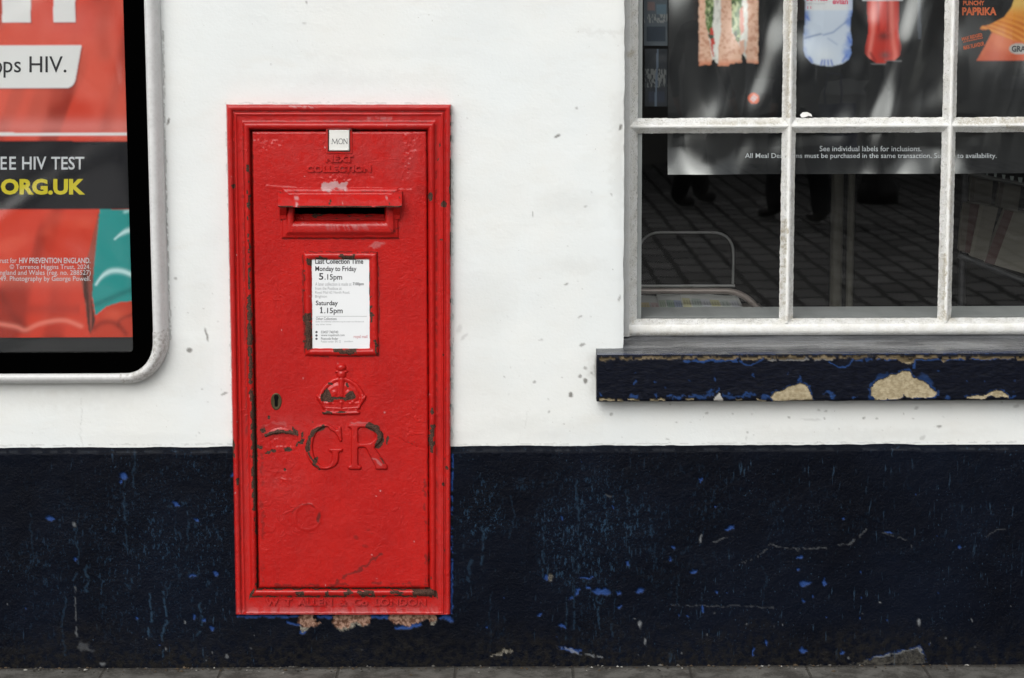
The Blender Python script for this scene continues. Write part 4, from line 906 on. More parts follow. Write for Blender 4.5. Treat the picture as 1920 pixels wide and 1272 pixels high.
g.grid(W(XX, YY+low*(YY < 403), DB-.024+.010*(YY-399)/20), 0, wear=sm(.66, .72, fbm(XX/16, YY/5, 73, 3)), pale=XX*0, grime=XX*0+.15)
g.build('inner_flap', RED, door, smooth=True)
xs_ = np.linspace(521.5, 753.5, 120); pr = [(358.0, .000), (359, .0045), (361.5, .0088), (366, .0150), (371, .0218), (377, .0295), (382, .0358), (385.8, .0406), (387.8, .0425), (389.4, .0408), (388.4, .037), (385, .031), (378, .022), (370, .012), (364, .004)]
XX = np.tile(xs_, (len(pr), 1)); YY = np.tile(np.array([p[0] for p in pr])[:, None], (1, len(xs_))); DD = np.tile(np.array([p[1] for p in pr])[:, None], (1, len(xs_)))
endc = sm(0, 7, np.minimum(XX-521.5, 753.5-XX))
DD = DD*(.95+.05*endc); lowk = (np.arange(len(pr)) > 5)[:, None]*1.0
YY = YY+(fbm(XX/18, YY/18, 81, 3)-.5)*1.6-1.8*(1-endc)*lowk
w_ = wk(XX, YY); lip = np.exp(-((YY-387.5)/1.7)**2)*sm(.25, .5, fbm(XX/8, YY/8, 83, 3)); w_['wear'] = np.maximum(w_['wear'], lip)
w_['pale'] = w_['pale']*(YY > 366); w_['wear'] = np.maximum(w_['wear'], .9*sm(.74, .80, fbm(XX/5, YY/4, 87, 3)))
g = Geo(); g.grid(W(XX, YY, DB+DD+(fbm(XX/7, YY/7, 85, 3)-.5)*.0010), 0, **w_)
for c in (0, -1):
    v = W(XX[:, c], YY[:, c], DB+DD[:, c]); g.add(v, [tuple(range(len(pr)))], 0, wear=.2)
g.build('hood', RED, door, smooth=True)
for x0, x1 in ((524, 537), (737.5, 750)):
    g = Geo(); sd = [(362, .0), (372, .018), (386, .034), (392, .030), (404, .011), (411, .0085), (411, .0)]
    A = np.array([W(x0, y, DB+d) for y, d in sd]); Bq = np.array([W(x1, y, DB+d) for y, d in sd]); n = len(sd)
    g.add(np.concatenate([A, Bq]), [tuple(range(n)), tuple(range(2*n-1, n-1, -1))]+[(i, n+i, n+(i+1) % n, (i+1) % n) for i in range(n)], 0, wear=.15)
    g.build('hood_bracket', RED, door)

# collection notice and its holder
g = Geo(); ring_mesh(g, [rect_ring(566.5, 709, 471.5, 571, 711, 669, DB-.002), rect_ring(568.5, 707, 473.5, 573, 709, 667, DB+.0030), rect_ring(570, 705.5, 475, 574.5, 707.5, 665.5, DB+.0065), rect_ring(573, 702.5, 478, 577, 704.5, 662, DB+.0085), rect_ring(577, 699, 481.5, 580, 701, 659, DB+.0085), rect_ring(581, 695.5, 485, 583.5, 697, 656, DB+.0065), rect_ring(584, 692.5, 487, 585.5, 693.5, 654, DB+.0030), rect_ring(585.5, 691.5, 488, 586.5, 692.5, 653, DB+.0002), rect_ring(588, 689, 491, 589, 690, 650, DB-.003)], (70, 96, 70, 96), 0, 91, .7, .0007)
g.build('notice_holder', RED, door, smooth=True)
g = Geo()
XX, YY = np.meshgrid(np.linspace(584, 694, 30), np.linspace(486.5, 654.5, 40))
g.grid(W(XX, YY, DB+.0018+(fbm(XX/30, YY/30, 95, 2)-.5)*.0003), 0)
ND = DB+.0021
for s, a, b, c, e, m, bo in [('Last Collection Time', 591, 681, 485.5, 495.2, 1, .025), ('Monday to Friday', 591, 668.5, 499.5, 511.5, 1, .02), ('5', 598, 606.3, 512.3, 525, 1, .02), ('.15pm', 608.5, 641.5, 514.5, 528, 1, .015),
    ('A later collection is made at', 591, 659, 529.8, 536.2, 2, 0), ('7.00pm', 661.5, 682, 529.8, 537, 3, .02), ('from the Postbox at', 591, 640.5, 538, 544, 2, 0), ('Royal Mail 62 North Road,', 591, 656, 546, 552.5, 2, 0), ('Brighton', 591, 613, 553.5, 560, 2, 0),
    ('Saturday', 592, 633.5, 564, 575.5, 1, .02), ('1', 601.6, 603.7, 575.8, 587.5, 1, 0), ('.15pm', 608, 642.5, 577.5, 591, 1, .015), ('Other Collections', 592.5, 631, 595.3, 600.5, 3, .0), ('Earlier and additional collections may be made from this box and', 592, 682, 601.8, 605.6, 2, 0), ('any other times', 592, 621, 607, 611, 2, 0),
    ('03457 740740', 602, 634, 620.5, 625.5, 3, .0), ('www.royalmail.com', 602, 646, 626.5, 632, 3, .0), ('Postcode finder', 602, 634, 632.8, 637.6, 3, 0), ('Postbox number  BN1 22', 602, 639, 638.6, 642.6, 2, 0), ('postbox', 646, 662, 638.6, 642.6, 2, 0), ('royal mail', 663, 689, 628.5, 636, 4, .03)]:
    text_geo(g, s, a, b, c, e, ND, m, bo)
for q in ([(600, 586.2), (606, 586.2), (606, 587.6), (600, 587.6)], [(599.6, 578.4), (602.6, 575.8), (603, 577.4), (600.4, 579.6)]): g.add([W(x, y, ND) for x, y in q], [(0, 1, 2, 3)], 1)
for y in (593.4,): g.add([W(592, y-.35, ND), W(688, y-.35, ND), W(688, y+.35, ND), W(592, y+.35, ND)], [(0, 1, 2, 3)], 2)
for y in (623, 629.4, 635.6):
    g.add([W(593.4+2.3*math.cos(t), y+2.3*math.sin(t), ND) for t in np.linspace(0, 6.28, 9)[:-1]], [tuple(range(8))], 3)
g.build('collection_notice', [plain('white_notice_card', (.84, .86, .87), .35, .5, var=.03), plain('faded_black_lettering', (.055, .055, .06), .5, .3, var=.1), T_GREY, T_DGREY, T_FADED], door)

# day tablet
g = Geo(); ring_mesh(g, [rr(611, 661, 240, 289, DB-.001), rr(612, 660, 241, 288, DB+.0025), rr(614, 657.5, 243, 286, DB+.003), rr(615.5, 656, 244, 284.5, DB+.0005), rr(617, 655, 245, 283, DB-.0005)], (26, 26, 26, 26), 0, 101, .4, .0003)
g.add([W(615, 243, DB+.0008), W(657, 243, DB+.0008), W(657, 286, DB+.0008), W(615, 286, DB+.0008)], [(0, 3, 2, 1)], 1)
g.build('tablet_recess', [RED, IRON], door)
g = Geo(); R5 = [rr(617.2, 655, 244.2, 283, DB+.001), rr(617.4, 654.8, 244.4, 282.6, DB+.0045), rr(618.6, 653.6, 245.8, 281, DB+.0056), rr(621, 651.5, 248, 279, DB+.0052)]
ring_mesh(g, R5, (16, 16, 16, 16), 0, 103, .12, .0001)
g.add([W(620.8, 247.8, DB+.0052), W(651.7, 247.8, DB+.0052), W(651.7, 279.2, DB+.0052), W(620.8, 279.2, DB+.0052)], [(0, 3, 2, 1)])
def ser_stroke(g, pts, wd, m):
    for (a, b) in zip(pts[:-1], pts[1:]):
        a = np.array(a); b = np.array(b); t = (b-a)/np.linalg.norm(b-a); n = np.array([-t[1], t[0]])*wd/2
        q = [a-n, b-n, b+n, a+n]; g.add([W(x, y, DB+.0056) for x, y in q], [(0, 1, 2, 3)], m)
for pts, wd in [([(622.5, 270), (623.5, 260.5)], .7), ([(623.5, 260.5), (628, 269.5)], 1.3), ([(628, 269.5), (631.5, 260.5)], .7), ([(631.5, 260.5), (632.5, 270)], 1.3), ([(621, 270), (624.2, 270)], .6), ([(630.8, 270), (634.2, 270)], .6),
    ([(644.6, 270), (644.6, 260.5)], .7), ([(644.6, 260.5), (651, 270)], 1.4), ([(651, 270), (651, 260.5)], .7), ([(643, 270), (646, 270)], .6), ([(649.4, 260.5), (652.2, 260.5)], .6)]: ser_stroke(g, pts, wd, 1)
op = [(638.8+3.9*math.cos(t), 265.3+4.9*math.sin(t)) for t in np.linspace(0, 2*math.pi, 17)]
ser_stroke(g, op, 1.0, 1)
g.build('day_tablet', [ENAMEL, T_DGREY], door)

# ------------------------------------------------------------------ advertising display on the wall
x_in, x_out = wx(280.5, 400, .04), wx(308.5, 400, .02); z_in, z_out = wz(120, 701.5, .04), wz(120, 720, .02)
AX0 = x_out-1.26; AZ1 = z_out+1.86
cxA, czA = (AX0+x_out)/2, (z_out+AZ1)/2
ad = thing('advertising_display', 'wall mounted poster display with rounded off white frame and black border', 'display', (cxA, 0, z_out))
def rrect(x0, x1, z0, z1, rx, rz, n=14, ns=24):
    pts = []
    for (cx, cz, a0) in ((x1-rx, z0+rz, -90), (x1-rx, z1-rz, 0), (x0+rx, z1-rz, 90), (x0+rx, z0+rz, 180)):
        for k in range(n+1):
            a = math.radians(a0+90*k/n); pts.append((cx+rx*math.cos(a), cz+rz*math.sin(a)))
    out = []
    for i, p in enumerate(pts):
        q = pts[(i+1) % len(pts)]; out.append(p)
        if (i+1) % (n+1) == 0:
            for k in range(1, ns): out.append((p[0]+(q[0]-p[0])*k/ns, p[1]+(q[1]-p[1])*k/ns))
    return np.array(out)
side_w = x_out-x_in; bot_w = z_in-z_out
OUT = rrect(AX0, x_out, z_out, AZ1, .092, .104); INN = rrect(AX0+side_w, x_in, z_in, AZ1-side_w, .062, .072)
prf = [(0, .026), (0, .038), (.05, .0415), (.18, .0440), (.38, .0445), (.56, .0425), (.74, .0370), (.88, .0290), (.96, .020), (1, .010), (1, -.002)]
def sweep(g, ia, ib, grow=0.0, wear=0.0):
    O, I = OUT[ia:ib], INN[ia:ib]
    P = np.array([[(I[k, 0]+(O[k, 0]-I[k, 0])*w, -(d+grow), I[k, 1]+(O[k, 1]-I[k, 1])*w) for k in range(len(O))] for w, d in prf])
    return P
g = Geo(); g.grid(sweep(g, 0, len(OUT)), 0, close=True, wear=.10, flip=False)
g.build('frame', FRAME, ad, smooth=True)
N1 = 15+23
for c in range(4):
    i0 = c*N1; idx = list(range(i0-1, i0+16))
    O, I = OUT[idx], INN[idx]; e = .0016
    mid = (O+I)/2; O = mid+(O-mid)*1.05; I = mid+(I-mid)*1.04
    P = np.array([[(I[k, 0]+(O[k, 0]-I[k, 0])*w, -(d+e), I[k, 1]+(O[k, 1]-I[k, 1])*w) for k in range(len(O))] for w, d in prf])
    # the joint overlaps the straight length by a little
    for col, nb, fr_ in ((0, 1, .80), (-1, -2, .80)): P[:, col] = P[:, nb]+(P[:, col]-P[:, nb])*(.30)
    g = Geo(); g.grid(P, 0, wear=.55)
    for col in (0, -1): g.add(P[:, col], [tuple(range(len(prf)))], 0, wear=1.0)
    g.build('corner_piece', FRAME, ad, smooth=True)
# black border
gx1 = wx(243.5, 450, .035); gz0 = wz(120, 663, .035); gx0 = AX0+(x_out-gx1); gz1 = AZ1-(gz0-z_out)
BO = rrect(AX0+side_w*.7, x_out-side_w*.7, z_out+bot_w*.7, AZ1-side_w*.7, .066, .074); BI = rrect(gx0, gx1, gz0, gz1, .012, .012)
P = np.array([[(p[0], -.034, p[1]) for p in BO], [(p[0], -.0345, p[1]) for p in BI], [(p[0], -.0045, p[1]) for p in BI]])
g = Geo(); g.grid(P, 0, close=True, flip=True); g.build('black_border', BLACK, ad)
g = Geo(); g.add([(gx0-.01, -.005, gz0-.01), (gx1+.01, -.005, gz0-.01), (gx1+.01, -.005, gz1+.01), (gx0-.01, -.005, gz1+.01)], [(0, 1, 2, 3)]); g.build('backing_panel', DARKGREY, ad)
g = Geo(); XX, ZZ = np.meshgrid(np.linspace(gx0, gx1, 220), np.linspace(gz1, gz0, 320)); ew = sm(0, .03, np.minimum(np.minimum(XX-gx0, gx1-XX), np.minimum(ZZ-gz0, gz1-ZZ)))
g.grid(np.stack([XX, -.0275-np.clip(swave(XX, ZZ, .24, .32, 5)*.0018, -.0055, .0052)*ew, ZZ], -1), 0); g.build('cover_glass', COVER, ad, smooth=True)
# poster inside it
PDp = .0125; pz0 = wz(120, 633, PDp); px1 = wx(246, 500, PDp)+.004
def crv(pts, n=8):
    p = np.array([pts[0]]+list(pts)+[pts[-1]], float); o = []
    for i in range(1, len(p)-2):
        for t in np.linspace(0, 1, n, endpoint=False):
            o.append(tuple(.5*((2*p[i])+(-p[i-1]+p[i+1])*t+(2*p[i-1]-5*p[i]+4*p[i+1]-p[i+2])*t*t+(-p[i-1]+3*p[i]-3*p[i+1]+p[i+2])*t**3)))
    return o+[tuple(p[-1])]
def lerp3(a, b, t): return a+(b-a)*np.asarray(t)[..., None]
xs = axis(gx0-.003, px1, [], wx(-12, 300), px1, .0016, .05); zs = axis(pz0, gz1, [], pz0, wz(100, -12), .0016, .05)[::-1]
X, Z = np.meshgrid(xs, zs)
wr = (fbm(X*6, Z*9, 111, 2)-.5)*.0050 + .0016*np.exp(-((seg_dist([(-1.3, .60), (-1.09, .62), (-.98, .615), (-.88, .60)], X, Z))/.006)**2)
P = np.stack([X, -(PDp+wr), Z], -1); px, py = PX(P)
def C(*c): return lin(*c)
Cc = np.zeros(px.shape+(3,)); n1 = fbm(px/130, py/170, 121, 4); n2 = fbm((px+py*.35)/46, (py-px*.3)/170, 122, 2)
Cc[:] = C(190, 60, 42); Cc = lerp3(Cc, C(128, 40, 28), sm(.46, .70, n2)*.8); Cc = lerp3(Cc, C(206, 96, 80), sm(.52, .70, n1)*.6)
Cc = lerp3(Cc, C(205, 104, 96), .55*np.exp(-((px-130)**2/90**2+(py-40)**2/40**2))); Cc = lerp3(Cc, C(206, 128, 122), .6*np.exp(-((py-238)/16)**2)*(py < 264))  # pinkish patches: printed tone with cover glass reflections painted in
Cc = lerp3(Cc, C(138, 66, 56), .32*np.exp(-((seg_dist(crv([(204, -10), (196, 25), (192, 60), (196, 100)]), px, py))/16)**2)); Cc = lerp3(Cc, C(150, 72, 62), .36*np.exp(-((seg_dist(crv([(240, 90), (226, 140), (212, 190), (200, 240)]), px, py))/13)**2))
jk = py > 392
Cj = np.zeros_like(Cc); Cj[:] = C(192, 58, 40); Cj = lerp3(Cj, C(138, 38, 24), sm(.46, .74, fbm((px+py*.2)/46, py/150, 131, 2))*.85); Cj = lerp3(Cj, C(206, 84, 64), sm(.52, .72, fbm(px/90, py/60, 132, 3))*.6)
Cj = lerp3(Cj, C(120, 34, 24), .7*np.exp(-((seg_dist(crv([(0, 548), (14, 574), (30, 598), (48, 618)]), px, py))/9)**2)); Cj = lerp3(Cj, C(150, 48, 36), .5*np.exp(-((py-580)/10)**2)*(px < 150)); Cj = lerp3(Cj, C(206, 112, 96), .45*np.exp(-((py-522)/16)**2))
Cj = lerp3(Cj, C(216, 124, 108), .7*np.exp(-((seg_dist(crv([(-20, 606), (0, 608), (30, 613), (48, 619), (70, 609), (100, 602), (125, 602), (152, 612)]), px, py))/4.5)**2))
dk = in_poly([(186, 393), (160, 500), (150, 520), (158, 560), (166, 620), (172, 632), (180, 610), (172, 560), (178, 520)], px, py); Cj = np.where(dk[..., None], lerp3(np.broadcast_to(C(72, 40, 34), Cj.shape), C(150, 74, 62), sm(.4, .6, fbm(px/5, py/60, 133, 2))), Cj)
tl = in_poly([(187, 393), (260, 393), (260, 575), (235, 568), (200, 575), (179, 592), (173, 555), (176, 500)], px, py)
Ct = np.zeros_like(Cj); Ct[:] = C(38, 134, 132); Ct = lerp3(Ct, C(24, 104, 104), .8*np.exp(-((seg_dist(crv([(178, 572), (200, 563), (225, 552), (249, 543)]), px, py))/6)**2)); Ct = lerp3(Ct, C(196, 226, 230), .85*np.exp(-((seg_dist(crv([(180, 534), (188, 522), (198, 513), (212, 508), (230, 509), (248, 516)]), px, py))/(2.2+2.4*sm(182, 205, px)))**2)); Ct = lerp3(Ct, C(196, 226, 230), .9*np.exp(-((seg_dist(crv([(215, 449), (224, 441), (236, 434), (249, 431)]), px, py))/(1.5+3*sm(215, 240, px)))**2)); Ct = lerp3(Ct, C(160, 206, 206), .8*np.exp(-((seg_dist([(234, 398), (247, 394)], px, py))/3)**2))
Cj = np.where(tl[..., None], Ct, Cj)
kn = in_poly([(168, 632), (178, 604), (190, 590), (205, 573), (225, 567), (260, 564), (260, 640), (168, 640)], px, py)
Ck = np.zeros_like(Cj); Ck[:] = C(178, 56, 36); Ck = lerp3(Ck, C(130, 38, 26), .8*np.exp(-((seg_dist(crv([(176, 616), (190, 606), (208, 604), (224, 612), (236, 626)]), px, py))/5)**2)); Ck = lerp3(Ck, C(120, 36, 24), .7*np.exp(-((seg_dist(crv([(222, 612), (224, 602), (232, 596), (249, 590)]), px, py))/3.5)**2)); Ck = lerp3(Ck, C(205, 86, 62), .6*np.exp(-(((px-214)/18)**2+((py-590)/10)**2)))
Cj = np.where(kn[..., None], Ck, Cj); Cj = lerp3(Cj, C(70, 26, 20), .75*np.exp(-((seg_dist(crv([(166, 628), (178, 606), (190, 590), (205, 575), (225, 568), (249, 564)]), px, py))/2.6)**2)*sm(600, 640, 760-px)); Cc = np.where(jk[..., None], Cj, Cc)
bk = (py > 265) & (py < 392.5); Cb = np.zeros_like(Cc); Cb[:] = C(24, 24, 28); Cc = np.where(bk[..., None], Cb, Cc)
wl = (py > 249) & (py < 255); Cc = np.where(wl[..., None], C(214, 206, 208), Cc)
def rrmask(X, Y, x0, y0, x1, y1): return (X > x0) & (X < x1) & (Y > y0) & (Y < y1)
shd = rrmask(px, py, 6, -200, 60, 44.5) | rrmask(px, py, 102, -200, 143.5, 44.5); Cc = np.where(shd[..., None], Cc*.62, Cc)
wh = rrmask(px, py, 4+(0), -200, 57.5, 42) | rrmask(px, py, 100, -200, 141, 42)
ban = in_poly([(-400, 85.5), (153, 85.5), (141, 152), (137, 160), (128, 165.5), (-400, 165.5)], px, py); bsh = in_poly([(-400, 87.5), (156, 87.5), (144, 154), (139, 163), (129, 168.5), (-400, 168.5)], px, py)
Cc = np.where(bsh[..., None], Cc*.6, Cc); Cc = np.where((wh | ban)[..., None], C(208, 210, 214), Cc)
for c_ in range(3): Cc[..., c_] = np.minimum(blur(Cc[..., c_], 1, 1)*1.28, .80)
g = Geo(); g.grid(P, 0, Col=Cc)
prd = lambda x, y: (lambda q: (fbm(q[..., 0]*6, q[..., 2]*9, 111, 2)-.5)*.0050+.0016*np.exp(-((seg_dist([(-1.3, .60), (-1.09, .62), (-.98, .615), (-.88, .60)], q[..., 0], q[..., 2]))/.006)**2))(W(x, y, PDp))
for s, a, b, c, e, m, bo in [('o', -15, 4.2, 115.5, 138.5, 1, .004), ('ps HIV.', 6.5, 124.5, 106, 146, 1, .004), ('FR', -34, -6, 294, 318.5, 2, .012), ('E', 1, 12.8, 294, 318.5, 2, .012), ('E', 17.5, 30, 294, 318.5, 2, .012), ('HIV', 41.5, 87, 294, 318.5, 2, .012), ('TEST', 96, 158, 294, 318.5, 2, .012), ('ORG.UK', 1.5, 159.5, 335.5, 365.5, 3, .045),
    ('rust for', 0, 31, 484, 493.5, 2, .0), ('HIV PREVENTION ENGLAND.', 36, 169.5, 483.5, 494, 2, .012), ('\u00a9 Terrence Higgins Trust, 2024.', 18, 169.5, 495.8, 507.5, 2, .0), ('ngland and Wales (reg. no. 288527)', 0, 170, 506.8, 518.5, 2, 0), ('49. Photography by George Powell.', 0, 170, 518, 530, 2, 0)]:
    text_geo(g, s, a, b, c, e, PDp+.0006, m, bo, fn=prd)
tag(g.build('health_poster', [PRINT, T_BLACK, T_WHITE, T_YELLOW], smooth=False), 'red and teal printed health poster with yellow web address inside the rounded display', 'poster')

# ------------------------------------------------------------------ meal poster behind the window
MD = -.139; mx0 = wx(1252.5, 200, MD); mz0 = wz(1500, 326.5, MD); mx1 = WX1-.12; mz1 = mz0+.80
xs = axis(mx0, mx1, [], mx0, wx(1935, 100, MD), .0016, .03); zs = axis(mz0, mz1, [], mz0, wz(1500, -10, MD), .0016, .03)[::-1]
X, Z = np.meshgrid(xs, zs)
def mwave(X, Z):
    w = swave(X, Z, .14, .80, 11)*.0040+swave(X, Z, .34, .30, 12)*.0026
    t = np.clip((mz0+.062-Z)/.062, 0, 1)                   # the lower edge curls out towards the glass
    return np.clip(w, -.018, .016)*(1-.35*t)+.012*t*t*sm(.34, .62, fbm(X*4.2, X*0+.4, 147, 2)+.35*np.exp(-((X-mx0-.07)/.09)**2))
P = np.stack([X, -(MD+mwave(X, Z)*.9), Z], -1); px, py = PX(np.stack([X, X*0-MD, Z], -1))
Cc = np.zeros(px.shape+(3,)); Cc[:] = C(22, 23, 26)
def soft(a, r=1):
    for c in range(3): a[..., c] = blur(a[..., c], r, 1)
    return a
def put(m, col):
    global Cc
    Cc = np.where(m[..., None], col, Cc)
jx = (fbm(px/5, py/5, 151, 3)-.5)*3.4; jy = (fbm(px/5, py/5, 152, 3)-.5)*3.4; QX, QY = px+jx, py+jy
crumb = fbm(px/4.5, py/4.5, 153, 4); br_ = lerp3(np.broadcast_to(C(234, 190, 166), Cc.shape), C(204, 148, 122), sm(.46, .72, crumb)); br_ = lerp3(br_, C(212, 116, 76), sm(108, 122, py)*.7)
lf = lerp3(np.broadcast_to(C(86, 118, 62), Cc.shape), C(196, 206, 158), sm(.42, .68, fbm(px/5, py/9, 154, 3))); lf = lerp3(lf, C(44, 66, 40), sm(.58, .72, fbm(px/4, py/6, 155, 3)))
mayo = lerp3(np.broadcast_to(C(238, 236, 230), Cc.shape), C(208, 206, 200), sm(.5, .7, fbm(px/7, py/14, 156, 3)))
SW = (py < 124) & (py > -400)
put(in_poly([(1309, -400), (1422, -400), (1422, 112), (1400, 112), (1392, 100), (1340, 112), (1310, 112)], QX, QY), mayo)
put(in_poly([(1318, -400), (1338, -400), (1338, 40), (1330, 66), (1322, 50)], QX, QY), lf); put(in_poly([(1330, 55), (1336, 50), (1342, 95), (1338, 108), (1333, 92)], QX, QY), C(206, 74, 62)); put(in_poly([(1326, 62), (1338, 66), (1336, 74), (1328, 72)], QX, QY), C(70, 82, 70))
put(in_poly([(1371, -400), (1392, -400), (1393, 40), (1386, 78), (1378, 82), (1372, 40)], QX, QY), lf); put(in_poly([(1388, 20), (1394, 10), (1396, 56), (1390, 66), (1387, 50)], QX, QY), C(212, 128, 110)); put(in_poly([(1386, 78), (1396, 74), (1396, 98), (1389, 104)], QX, QY), C(222, 176, 156))
put(in_poly([(1308, -400), (1320, -400), (1322, 40), (1330, 80), (1335, 108), (1333, 122), (1310, 123)], QX, QY), br_); put(in_poly([(1352, -400), (1371, -400), (1373, 60), (1386, 84), (1391, 110), (1392, 118), (1368, 120), (1367, 124), (1346, 124), (1347, 90), (1352, 60)], QX, QY), br_)
put(in_poly([(1404, -400), (1422, -400), (1422.5, 60), (1422, 120), (1401, 118), (1398, 98), (1402, 70)], QX, QY), br_)
put(in_poly([(1336, 84), (1347, 84), (1346, 120), (1340, 116)], QX, QY), mayo)
# water bottle
be = fbm(px/20, py/14, 161, 3)
bot = in_poly([(1508, -400), (1598, -400), (1598, 20), (1594, 36), (1593.5, 55), (1597, 70), (1598, 84), (1595, 88), (1597, 100), (1592, 112), (1580, 120), (1562, 124), (1540, 124), (1522, 119), (1510, 108), (1505, 94), (1506, 70), (1509, 40)], px, py)
bw = np.abs(px-1551)/46; Bc = lerp3(np.broadcast_to(C(206, 216, 232), Cc.shape), C(120, 148, 210), sm(.62, 1.05, bw+(be-.5)*.5)); Bc = lerp3(Bc, C(222, 228, 236), .8*np.exp(-(((px-1545)/20)**2+((py-105)/16)**2))); Bc = lerp3(Bc, C(92, 112, 160), .8*np.exp(-((seg_dist([(1508, 72), (1530, 66), (1539, 64)], px, py))/1.6)**2)); Bc = lerp3(Bc, C(110, 132, 184), .7*np.exp(-((seg_dist([(1543, 66), (1562, 61), (1590, 38)], px, py))/1.6)**2)); Bc = lerp3(Bc, C(130, 150, 196), .5*np.exp(-((seg_dist([(1552, 72), (1570, 84)], px, py))/1.4)**2))
for qx in (1541, 1546, 1552, 1558): Bc = lerp3(Bc, C(52, 88, 190), .9*np.exp(-((seg_dist([(qx, 113), (qx+(qx-1549)*.3, 122)], px, py))/1.5)**2))
for q in ([(1517, 108), (1522, 117)], [(1580, 116), (1588, 104)], [(1590, 70), (1595, 80)], [(1512, 30), (1517, 38)]): Bc = lerp3(Bc, C(80, 112, 198), .8*np.exp(-((seg_dist(q, px, py))/2)**2))
Bc = np.where((py < 20)[..., None], lerp3(np.broadcast_to(C(222, 224, 228), Cc.shape), C(190, 200, 224), sm(.7, 1, bw)), Bc); put(bot, Bc)
# red drink bottle
rb = in_poly([(1624, -400), (1688, -400), (1687, 30), (1684, 55), (1686, 70), (1690, 88), (1687, 104), (1678, 113), (1664, 115), (1660, 119), (1650, 121), (1642, 118), (1630, 110), (1621, 100), (1621, 88), (1626, 70), (1628, 55), (1626, 30)], px, py)
Rc = lerp3(np.broadcast_to(C(206, 60, 50), Cc.shape), C(232, 128, 116), np.maximum(np.exp(-((px-1636-np.clip(py-60, 0, 40)*-.15)/4)**2), np.exp(-((px-1672-np.clip(py-60, 0, 40)*.15)/5)**2))*.85); Rc = lerp3(Rc, C(90, 26, 26), .75*np.exp(-((np.abs(px-1655)-33)/4)**2)); Rc = lerp3(Rc, C(96, 44, 44), .8*np.exp(-(((px-1656)/12)**2+((py-68)/8)**2))); Rc = lerp3(Rc, C(112, 84, 84), .8*np.exp(-(((px-1660)/10)**2+((py-104)/7)**2))); Rc = lerp3(Rc, C(120, 30, 28), .7*np.exp(-((seg_dist([(1632, 100), (1641, 114)], px, py))/2.4)**2)); Rc = lerp3(Rc, C(120, 30, 28), .5*np.exp(-((np.abs(px-1655)-9)/2.0)**2)*(py < 60))
put(rb, Rc); put(rrmask(px, py, 1617, -200, 1694, 2), C(206, 208, 214)); put(rrmask(px, py, 1632, 119, 1662, 121) | rrmask(px, py, 1658, 113.5, 1690, 115.5), C(112, 112, 114)); put(rrmask(px, py, 1720, -300, 1727, 74), C(74, 78, 86))
# crisp packet
bg_ = in_poly([(1830, 114), (1846, 88), (1862, 60), (1900, 30), (2060, 30), (2060, 114)], px, py); put(bg_, lerp3(np.broadcast_to(C(214, 112, 70), Cc.shape), C(196, 84, 48), sm(80, 114, py+(fbm(px/20, py/20, 171, 2)-.5)*40)))
cr = in_poly([(1838, 54), (1842, 49), (1856, 47), (1884, 33), (1898, 14), (1908, -20), (2060, -20), (2060, 74), (1920, 80), (1896, 74), (1872, 66), (1860, 60), (1856, 55), (1843, 57)], px, py)
rd = .5+.5*np.sin((py*.9-(px-1838)*(.22+.004*(py-40)))*.95); put(cr, lerp3(lerp3(np.broadcast_to(C(226, 150, 66), Cc.shape), C(196, 96, 34), rd*sm(20, 50, py)*.8), C(222, 190, 110), sm(30, 5, py)*.8))
put(((px-1912)/19)**2+((py-92)/10.5)**2 < 1, C(178, 176, 172))
# round orange sticker
r_ = np.hypot(px-1413.5, py-185); put(r_ < 10.3, C(226, 96, 52)); a_ = np.abs((px-1413.5)*.8+(py-185)*.6); b_ = np.abs(-(px-1413.5)*.6+(py-185)*.8); put((r_ < 7) & (a_ < 4.5) & (b_ < 5.5), C(206, 190, 192)); put((r_ < 7) & (a_ < 4.5) & (b_ < 5.5) & (np.abs(b_-2.4) < .7), C(214, 110, 76))
Cc = soft(Cc)
g = Geo(); g.grid(P, 0, Col=Cc)
mfn = lambda x, y: (lambda q: mwave(q[..., 0], q[..., 2])*.9)(W(x, y, MD))
for s, a, b, c, e, m, bo, ro in [('See individual labels for inclusions.', 1537, 1727.5, 274, 284, 1, .004, 0), ('All Meal Deal items must be purchased in the same transaction. Subject to availability.', 1397, 1868.5, 287.5, 299.5, 1, .004, 0), ('evian', 1561, 1590, -2, 8.5, 2, .03, 0), ('100% recycled', 1511, 1546, 5.5, 9.5, 4, 0, 0), ('1l', 1514, 1521, 12, 17, 2, 0, 0), ('BOTTLES', 1512, 1552, -9, 2.5, 2, .02, 0),
    ('PUNCHY', 1805.5, 1846, 1.5, 10.5, 3, .04, 0), ('PAPRIKA', 1804, 1868.5, 14, 29, 3, .04, 0), ('MAX RIDGED', 1803, 1842, 66, 73, 3, .03, -.22), ('MAX FLAVOUR', 1806, 1846, 82, 90, 3, .03, -.22), ('GRAB', 1897, 1930, 86, 97.5, 5, .03, 0)]:
    text_geo(g, s, a, b, c, e, MD+.0007, m, bo, rot=ro, fn=mfn)
for k in range(11):
    x = 1806+k*3.4; y = 79.5-k*.75; g.add([W(u, v, MD+.0007+float(mfn(u, v))) for u, v in ((x, y), (x+2.2, y-2.4), (x+3, y-1.0), (x+.8, y+1.4))], [(0, 1, 2, 3)], 3)
tag(g.build('food_poster', [PRINTB, T_WHITE, T_PINK, T_ORANGE, T_GREY, T_DGREY]), 'black glossy meal poster with sandwich, bottles and crisps hanging behind the window panes', 'poster')

